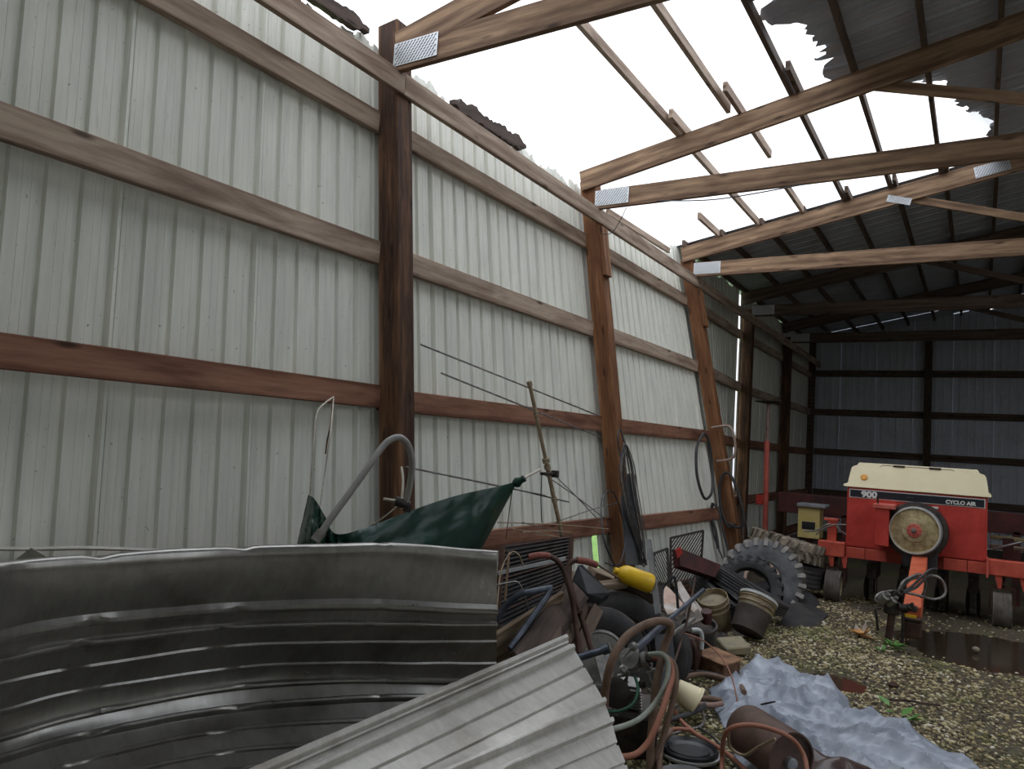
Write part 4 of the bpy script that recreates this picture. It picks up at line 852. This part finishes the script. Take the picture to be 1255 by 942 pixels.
# lidded pails at the bottom edge
for (px, py, z, r, lab) in ((845, 915, 3.95, .135, 'black lidded pail, farther of the two at the bottom edge'), (842, 953, 3.55, .135, 'black pail with a grey dished lid at the bottom edge, nearer one')):
    c = D(px, py, z); t = thing('pail', lab, 'bucket', (c.x, c.y, 0)); M = Matrix.Translation((c.x, c.y, 0)); h = c.z
    obj('body', MB().lathe([(0, 0), (r*.88, 0), (r*.97, h-.08), (r*1.05, h-.075), (r*1.05, h-.06), (r*.98, h-.05), (r, h-.015)], 40, M), M_BLACK, t, 30)
    obj('lid', MB().lathe([(r*1.0, h-.03), (r*1.10, h-.03), (r*1.11, h-.005), (r*1.04, h+.004), (r*.98, h-.006), (r*.90, h-.018), (r*.82, h-.018), (r*.78, h-.006), (r*.72, h-.008), (r*.45, h-.028), (r*.40, h-.028), (r*.36, h-.045), (0, h-.045)], 44, M), M_BLACK if py < 930 else M_GREYP, t, 30)
    if py < 930: obj('lid_ring', MB().lathe([(r*1.10, h-.04), (r*1.18, h-.035), (r*1.19, h-.022), (r*1.10, h-.02)], 44, M, True), M_PLATE, t, 30)

# ------------------------------------------------------------------ grey tarp on the ground
poly = [G(a, b) for a, b in ((868, 846), (892, 838), (905, 824), (930, 817), (962, 817), (985, 832), (1000, 846), (1025, 846), (1040, 858), (1046, 880), (1080, 885), (1120, 903), (1160, 928), (1200, 950), (1260, 1000), (1100, 1060), (930, 1040), (905, 960), (893, 905), (882, 888), (872, 868))]
def inside(x, y):
    c = False; n = len(poly)
    for i in range(n):
        a, b = poly[i], poly[(i+1) % n]
        if (a.y > y) != (b.y > y) and x < (b.x-a.x)*(y-a.y)/(b.y-a.y)+a.x: c = not c
    return c
def edist(x, y):
    p = Vector((x, y)); best = 9
    for i in range(len(poly)):
        a = poly[i].to_2d(); b = poly[(i+1) % len(poly)].to_2d(); t = max(0, min(1, (p-a).dot(b-a)/(b-a).length_squared)); best = min(best, (p-a-(b-a)*t).length)
    return best
x0 = min(p.x for p in poly); x1 = max(p.x for p in poly); y0 = min(p.y for p in poly); y1 = max(p.y for p in poly); st = .0125
idx = {}; vs = []; fs = []
nx = int((x1-x0)/st)+1; ny = int((y1-y0)/st)+1
def ridge(x, y, s, o): return 1-abs(mnoise.noise(Vector((x*s, y*s, o))))*2.2
for i in range(ny):
    for j in range(nx):
        x = x0+j*st; y = y0+i*st
        if not inside(x, y): continue
        e = edist(x, y); k = min(1, e/.10)
        h = .012+k*(.022+.07*max(0, ridge(x+.3*mnoise.noise(Vector((x*2, y*2, 0))), y, 1.7, 4))**2+.05*max(0, ridge(x, y+.4*x, 3.6, 9))**3+.014*max(0, ridge(x+.5*y, y, 7, 3))**3+.006*max(0, ridge(x-.6*y, y, 15, 5))**2+.008*mnoise.noise(Vector((x*12, y*12, 2))))
        idx[i, j] = len(vs); vs.append(Vector((x, y, h+.003*mnoise.noise(Vector((x*30, y*30, 2))))))
for (i, j) in list(idx):
    if (i+1, j) in idx and (i, j+1) in idx and (i+1, j+1) in idx: fs.append((idx[i, j], idx[i, j+1], idx[i+1, j+1], idx[i+1, j]))
tag(obj('grey_tarp', MB().add(vs, fs), M_GREYT, None, 24), 'crumpled blue-grey tarp spread on the gravel at the bottom', 'tarp')
pc = G(1030, 932, .13); g_ = []
for i in range(9):
    row = []
    for k in range(33):
        a = 2*math.pi*k/32; r = (.22+.05*math.sin(a*3)+.04*math.sin(a*5+1))*i/8; q = Vector((pc.x+r*1.3*math.cos(a), pc.y+r*.8*math.sin(a), 0))
        row.append(q+Vector((0, 0, pc.z-.10*(i/8)**2+.035*mnoise.noise(q*9)+.05*abs(mnoise.noise(q*4)))))
    g_.append(row)
tag(obj('plastic_film', MB().grid(g_), M_STAIN, None, 30, solid=.003), 'shiny dark brown plastic lying in a fold of the grey tarp', 'plastic sheet')
# rusty drum
fa = G(915, 893, .20); ne = G(967, 928, .20); dr = thing('rusty_drum', 'smooth brown rusty cylinder lying on the edge of the grey tarp', 'cylinder', (fa+ne)/2)
DM = frame(fa, ne-fa); Ld = (ne-fa).length+.02; R_ = .125
obj('shell', MB().lathe([(0, 0), (R_*.7, -.015), (R_*.97, 0), (R_, .012), (R_, Ld-.01), (R_*.99, Ld), (R_*.92, Ld), (R_*.92, Ld-.02), (0, Ld-.02)], 44, DM), M_BROWNR, dr, 35)
obj('end_boss', MB().lathe([(0, 0), (.028, 0), (.028, .03), (.018, .035), (0, .036)], 14, DM @ Matrix.Translation((0, -.02, Ld-.02))), M_ZINC, dr, 35)
obj('bracket', MB().bar(fa+Vector((.05, .10, .11)), fa+Vector((.12, .06, .15)), .02, .008), M_BLACKM, dr, 20)
hose('hose', [G(884, 985, .05), G(885, 930, .12), G(887, 905, .26), G(896, 892, .34), G(918, 888, .37), G(945, 893, .36), G(970, 905, .32), G(985, 925, .26), G(990, 950, .2)], .011, M_HOSET, None, 8, 8, 'terracotta hose draped over the rusty cylinder', 'hose')
hose('hose', [G(893, 895, .30), G(895, 915, .20), G(912, 925, .18), G(930, 915, .26), G(950, 905, .33)], .007, M_ANT, None, 8, 8, 'thin tan tube looping under the terracotta hose on the cylinder', 'hose')

# ------------------------------------------------------------------ small things on the gravel
def lf(m, c, d, L, w):
    d = Vector(d).normalized(); s = d.cross(Vector((0, 0, 1))).normalized(); c = Vector(c)
    m.add([c, c+d*L*.4+s*w+Vector((0, 0, .01)), c+d*L, c+d*L*.4-s*w+Vector((0, 0, .01)), c+d*L*.5-Vector((0, 0, .004))], [(0, 1, 4), (1, 2, 4), (2, 3, 4), (3, 0, 4)])
def weed(px, py, n, s, lab, grp='green weeds in the gravel'):
    c = G(px, py, .0); c.z = hz(c.x, c.y); t = thing('weed', lab, 'weed', c, grp)
    for k in range(n):
        a = random.uniform(0, 6.28); o_ = Vector((math.cos(a), math.sin(a), 0))*random.uniform(0, s*.6); m = MB(); lf(m, c+o_+Vector((0, 0, random.uniform(.01, s*.5))), (math.cos(a), math.sin(a), random.uniform(.1, .9)), s*random.uniform(.5, 1), s*.22); obj('leaf', m, M_LEAF, t, 0)
weed(1096, 797, 16, .10, 'low green weed at the foot of the machine jack')
weed(1012, 724, 9, .16, 'pale green weed before the left gauge wheel')
weed(1098, 882, 5, .14, 'single green leafy sprig on the gravel behind the grey tarp')
weed(1080, 800, 8, .07, 'tiny weed sprouting left of the machine jack')
lfm = thing('dead_leaf', 'orange crumpled leaf on the gravel left of the machine hitch', 'leaf', G(1054, 778, .02))
m = MB()
for k in range(9):
    a = k*.7; lf(m, G(1054, 779, .03), (math.cos(a), math.sin(a), .7*abs(math.sin(k*1.7))), .13, .04)
obj('blade', m, M_DLEAF, lfm, 0); m = MB(); lf(m, G(1058, 776, .05), (.2, .1, 1), .12, .045); lf(m, G(1052, 776, .04), (-.3, .3, .8), .09, .03); obj('pale_lobe', m, M_PAPER, lfm, 0)
for (px, py, s, lab) in ((1095, 839, .035, 'dark rounded stone on the gravel below the puddle'), (990, 838, .05, 'pinkish brick fragment at the back edge of the grey tarp'), (1196, 795, .03, 'pale stone at the near rim of the big puddle')):
    c = G(px, py, s*.5); tag(obj('stone', MB().lathe([(0, -s), (s*.9, -s*.5), (s*1.1, s*.1), (s*.6, s*.6), (0, s*.65)], 7, Matrix.Translation(c)), M_RUSTD if s == .035 else (M_HOSET if s == .05 else M_CONC), None, 20), lab, 'stone')
hose('stick', [G(1083, 857, .03), G(1110, 858, .035), G(1130, 861, .03), G(1152, 864, .03)], .007, W_ROT, None, 6, 4, 'thin dark stick lying on the gravel behind the tarp', 'stick')

# ------------------------------------------------------------------ yellow box behind the tyres
yb = thing('yellow_box', 'pale yellow metal box with a grey lid behind the tyre pile', 'box', Y(992, 655, 10.7))
a = Y(978, 620, 10.7); b = Y(1004, 650, 10.7); xa, xb = a.x, b.x; zt, zb = a.z, b.z-.12
obj('body', MB().box(((xa+xb)/2, 10.85, (zt+zb)/2), (xb-xa, .26, zt-zb)), M_YBOX, yb, 20, bev=.008)
obj('lid', MB().box(((xa+xb)/2+.03, 10.85, zt+.02), (xb-xa+.09, .34, .05)), M_GREYP, yb, 20, bev=.01)
obj('recess', MB().box(((xa+xb)/2, 10.715, zb+.17), ((xb-xa)*.6, .012, .10)), M_BLACK, yb, 20, bev=.004)
obj('leg', MB().box((xa+.04, 10.85, zb/2), (.05, .2, zb)), M_BLACKM, yb, 0); obj('leg', MB().box((xb-.04, 10.85, zb/2), (.05, .2, zb)), M_BLACKM, yb, 0)

# ------------------------------------------------------------------ the planter
pl = thing('seed_planter', 'faded red farm seed planter with a cream-topped hopper and a black decal strip', 'farm machine', (2.75, 9.9, 0))
def bx(nm, x0, x1, y0, y1, z0, z1, mt, par=pl, bev=.006): return obj(nm, MB().box(((x0+x1)/2, (y0+y1)/2, (z0+z1)/2), (x1-x0, y1-y0, z1-z0)), mt, par, 20, bev=bev)
hp = bx('hopper', 2.03, 3.42, 9.6, 10.35, .64, 1.34, M_RED, bev=.012)
bx('access_panel', 2.99, 3.40, 9.590, 9.603, .66, 1.20, M_RED, hp, .003); bx('left_panel', 2.045, 2.34, 9.592, 9.603, .66, 1.21, M_RED, hp, .003)
m = MB(); L0 = [(1.99, 1.335), (3.455, 1.335), (3.455, 1.365), (3.43, 1.38), (3.405, 1.55), (3.385, 1.575), (3.345, 1.585), (3.325, 1.625), (2.14, 1.625), (2.12, 1.59), (2.08, 1.58), (2.06, 1.555), (2.035, 1.38), (1.99, 1.365)]
n = len(L0); ins = [(.5*(2.72-x)*.12+x, z) for x, z in L0]
def ly(z): return 9.575+max(0, z-1.36)*.42
vs = [Vector((x, ly(z), z)) for x, z in L0]+[Vector((x, 10.38-max(0, z-1.36)*.5, z)) for x, z in L0]
m.add(vs, [tuple(range(n)), tuple(range(n, 2*n))[::-1]]+[(i, (i+1) % n, n+(i+1) % n, n+i) for i in range(n)])
lid = obj('hopper_lid', m, M_CREAM, pl, 25, bev=.006)
for xx in (2.56, 2.92): obj('latch', MB().box((xx, ly(1.6)+.0, 1.607), (.12, .03, .022)), M_BLACKM, lid, 20, bev=.006)
obj('seam', MB().tube([(2.36, ly(1.6)-.004, 1.585), (2.39, ly(1.61)-.003, 1.61), (3.08, ly(1.61)-.003, 1.605), (3.13, ly(1.6)-.004, 1.578)], .003, 5), M_BLACKM, lid, 50)
rm = frame((2.205, ly(1.46)-.002, 1.455), (0, -1, .42)); obj('reflector', MB().lathe([(0, 0), (.038, 0), (.038, .006), (.030, .012), (0, .013)], 20, rm), M_AMBER, lid, 30)
bx('decal_border', 2.055, 3.40, 9.594, 9.602, 1.215, 1.315, M_WHITE, hp, .001); bx('decal', 2.065, 3.39, 9.588, 9.598, 1.225, 1.305, M_NAVY, hp, .001)
def text(s, x, z, size, mt, par, sx=1.0, yv=9.586, bold=.006):
    c = bpy.data.curves.new('txt', 'FONT'); c.body = s; c.size = size; c.extrude = .001; c.offset = bold
    o = bpy.data.objects.new('txt', c); COL.objects.link(o); bpy.context.view_layer.update()
    me = bpy.data.meshes.new_from_object(o.evaluated_get(bpy.context.evaluated_depsgraph_get())); bpy.data.objects.remove(o)
    me.materials.clear(); me.materials.append(mt); k = bpy.data.objects.new('lettering', me)
    place(k, Matrix(((sx, 0, 0, x), (0, 0, -1, yv), (0, 1, 0, z), (0, 0, 0, 1))), par)
text('900', 2.185, 1.232, .095, M_WHITE, hp, 1.15, 9.585, .005); text('CYCLO AIR', 3.03, 1.236, .055, M_WHITE, hp, 1.0, 9.585, .0025); text('- - -', 2.66, 1.262, .03, M_GREYP, hp, 1.2, 9.585, .001)
bx('small_decal', 2.90, 2.96, 9.588, 9.596, 1.165, 1.19, M_WHITE, hp, .001)
sb = bx('side_box', 2.36, 2.50, 9.30, 9.6, .72, 1.17, M_RED, bev=.008); bx('box_top', 2.34, 2.56, 9.28, 9.6, 1.13, 1.18, M_REDP, sb, .006); obj('lever', MB().tube([(2.385, 9.35, 1.17), (2.38, 9.33, 1.27)], .010, 8), M_RUSTD, sb, 50)
dc = Y(1121, 650, 9.36); dM = frame(dc, (-.08, -1, .06))
seed = obj('seed_drum', MB().lathe([(0, -.20), (.20, -.20), (.255, -.15), (.262, -.03), (.25, -.02)], 44, dM), M_GREYP, pl, 30)
obj('drum_cover', MB().lathe([(.25, -.02), (.25, .012), (.236, .016), (.225, .004), (.18, .012), (.13, .022), (.12, .035), (.085, .04), (0, .04)], 44, dM), M_DUST, seed, 30)
obj('drum_ring', MB().lathe([(.238, .006), (.252, .010), (.252, .020), (.238, .020)], 44, dM, True), M_WPLAS, seed, 30)
obj('hub_plate', MB().lathe([(0, .04), (.075, .04), (.072, .052), (.03, .056), (0, .056)], 30, dM), M_REDP, seed, 30); obj('hub_bolt', MB().lathe([(0, .05), (.028, .05), (.024, .09), (.012, .11), (0, .11)], 12, dM), M_IRONG, seed, 30)
for k in range(8): a = k*math.pi/4; obj('bolt', MB().lathe([(0, .05), (.006, .05), (.006, .06), (0, .06)], 6, dM @ Matrix.Translation((.058*math.cos(a), .058*math.sin(a), 0))), M_BLACKM, seed, 30)
obj('blower_housing', MB().lathe([(0, -.22), (.30, -.22), (.31, -.18), (.31, -.06), (.27, -.05), (0, -.05)], 40, dM), M_BLACKM, pl, 30)
obj('fan_duct', MB().box((2.80, 9.5, .62), (.34, .22, .22)), M_BLACK, pl, 20, bev=.02)
tb = bx('toolbar', 1.75, 5.6, 9.75, 9.92, .50, .66, M_ORANGE)
bx('wing_beam', 1.74, 2.03, 9.52, 9.68, .52, .685, M_ORANGE); bx('wing_beam', 3.43, 5.6, 9.52, 9.68, .53, .69, M_ORANGE)
for a, b in ((2.04, 2.24), (2.245, 2.46), (3.02, 3.24), (3.245, 3.43)): bx('apron_plate', a, b, 9.555, 9.58, .525, .645, M_ORANGE, bev=.003)
bx('joint_plate', 3.415, 3.435, 9.5, 9.7, .50, .70, M_REDP, bev=.002)
for xx in (1.88, 2.02, 3.52, 3.74, 3.9): obj('gusset', MB().slab([(xx-.03, 9.54, .53), (xx+.04, 9.54, .53), (xx+.03, 9.54, .40), (xx, 9.54, .40)], .02, (0, -1, 0)), M_ORANGE, pl, 20)
def gauge(x, y, R=.185, w=.17):
    M = frame((x, y, R-.01), (1, 0, 0)); P = [(R*.6, w*.42), (R*.9, w*.5)]
    for i in range(15): P.append((R-(.007 if i % 2 else 0), w*.48*(1-i/7)))
    P += [(R*.9, -w*.5), (R*.6, -w*.42)]
    g = obj('gauge_wheel', MB().lathe(P, 40, M, True), M_TREAD, pl, 25); obj('wheel_hub', MB().lathe([(0, -w*.3), (R*.62, -w*.42), (R*.62, w*.42), (0, w*.3)], 24, M), M_CREAM, g, 30)
    obj('wheel_fork', MB().bar((x, y+.1, .55), (x, y-.03, .42), .05, .04).bar((x-.11, y, .40), (x+.11, y, .40), .03, .04).bar((x-.11, y, .40), (x-.11, y, .18), .02, .05).bar((x+.11, y, .40), (x+.11, y, .18), .02, .05), M_RUSTD, g, 20)
for x in (1.92, 3.56, 4.6): gauge(x, 9.6)
for x in (2.28, 2.62, 3.0, 3.3):
    u = obj('row_unit', MB().box((x, 10.1, .36), (.10, .5, .16)).box((x, 9.95, .22), (.05, .16, .24)), M_BLACKM, pl, 20)
    for s in (-.05, .05): obj('opener_disc', MB().lathe([(0, -.006), (.15, -.004), (.16, 0), (.15, .004), (0, .006)], 28, frame((x+s, 9.95, .17), (1, .12*s/.05, 0))), M_BLACKM, u, 30)
tg0 = Vector((2.80, 9.5, .60)); tg1 = D(1118, 752, depth(Y(1118, 752, 8.0)))
obj('drawbar', MB().bar(tg0, tg1, .15, .15), M_ORANGE2, pl, 20, bev=.008)
hb = D(1105, 772, depth(Y(1108, 772, 7.95))); obj('hitch_clevis', MB().box(tg1+Vector((.0, -.03, -.13)), (.16, .14, .14)).box(tg1+Vector((0, -.05, -.04)), (.17, .1, .04)), M_RUSTD, pl, 20, bev=.01)
obj('label_plate', MB().box(tg1+Vector((-.02, -.085, -.01)), (.12, .01, .03)), M_YELLOW, pl, 0)
jb = G(1088, 790, 0); jt = D(1094, 742, depth(jb)+.03); obj('jack_leg', MB().tube([jb, jt], .032, 14), M_RUSTD, pl, 50); jf = G(1106, 788, 0); obj('jack_leg', MB().tube([jf, D(1107, 748, depth(jf)+.02)], .014, 8), M_BLACKM, pl, 50)
obj('jack_head', MB().box(jt+Vector((0, 0, -.02)), (.14, .13, .10)).box(jt+Vector((.1, 0, .0)), (.2, .08, .05)), M_BLACKM, pl, 20, bev=.012)
obj('jack_crank', MB().tube(spl([D(1076, 772, depth(jb)), D(1074, 755, depth(jb)), D(1073, 746, depth(jb)), D(1080, 745, depth(jb))], 4), .012, 8), M_BLACKM, pl, 50)
zj = depth(jb)-.05
for p_, r_ in (((1083, 733), .04), ((1093, 737), .035), ((1100, 728), .03), ((1112, 745), .03)):
    c = D(*p_, zj); obj('hydraulic_coupler', MB().lathe([(0, -.05), (r_*.7, -.05), (r_, -.02), (r_, .03), (r_*.5, .04), (r_*.5, .07), (0, .07)], 14, frame(c, cdir(.4, .7, .5))), M_IRONG if r_ > .034 else M_BLACKM, pl, 30)
obj('pin_handle', MB().tube([D(1100, 743, zj), D(1122, 746, zj)], .028, 12), M_BLACKM, pl, 40)
for pts in ([(1083, 740), (1073, 735), (1078, 727), (1095, 724), (1120, 728), (1145, 734), (1158, 728), (1157, 715), (1148, 706), (1135, 706)], [(1100, 728), (1106, 714), (1118, 706), (1128, 704), (1134, 712), (1133, 724), (1128, 732)], [(1104, 726), (1118, 718), (1130, 706), (1140, 698), (1148, 697)], [(1106, 726), (1122, 720), (1134, 708), (1141, 704)], [(1098, 730), (1107, 718), (1116, 710), (1126, 707)]):
    obj('hydraulic_hose', MB().tube(spl([D(a, b, zj+.02*k) for k, (a, b) in enumerate(pts)], 6), .012, 8), M_WIRE if len(pts) > 5 else M_HOSEK, pl, 60)
up_ = obj('upright', MB().box(((Y(1020, 650, 9.7)).x, 9.7, .80), (.10, .08, .26)).box(((Y(1020, 650, 9.7)).x-.01, 9.7, .93), (.16, .1, .03)), M_ORANGE, pl, 20, bev=.005)
for pts in ([(1000, 655), (1008, 648), (1022, 643), (1038, 643)], [(1024, 642), (1030, 650), (1038, 655)], [(985, 650), (1000, 650), (1012, 643), (1018, 642)]): obj('air_hose', MB().tube(spl([Y(a, b, 9.62) for a, b in pts], 5), .010, 8), M_WIRE, pl, 60)
bx('rear_frame', .9, 2.0, 11.2, 11.35, .86, 1.14, M_REDD); bx('rear_frame', 3.2, 6.0, 11.2, 11.35, .86, 1.12, M_REDD)
for x in (1.3, 1.75, 3.7, 4.3): bx('rear_leg', x, x+.08, 11.2, 11.3, .0, .9, M_REDD)
sh = bx('rear_shelf', 3.45, 4.6, 10.1, 10.25, .86, .90, mat('mossy_tan_wood', (.12, .10, .05), .8, c2=(.24, .21, .10), scale=7)); bx('rear_shelf', 3.45, 4.6, 10.3, 10.5, .74, .78, W_GREY)
obj('brace', MB().tube([(3.47, 10.0, .76), (3.74, 10.0, .87)], .012, 6), M_ZINC, pl, 50); obj('post', MB().box((3.62, 10.05, .78), (.1, .1, .22)), M_REDD, pl, 20)
obj('seed_can', MB().lathe([(0, .0), (.12, .0), (.12, .30), (.13, .30), (.13, .33), (0, .34)], 24, Matrix.Translation((3.93, 9.75, .68))), M_GREYP, pl, 30)
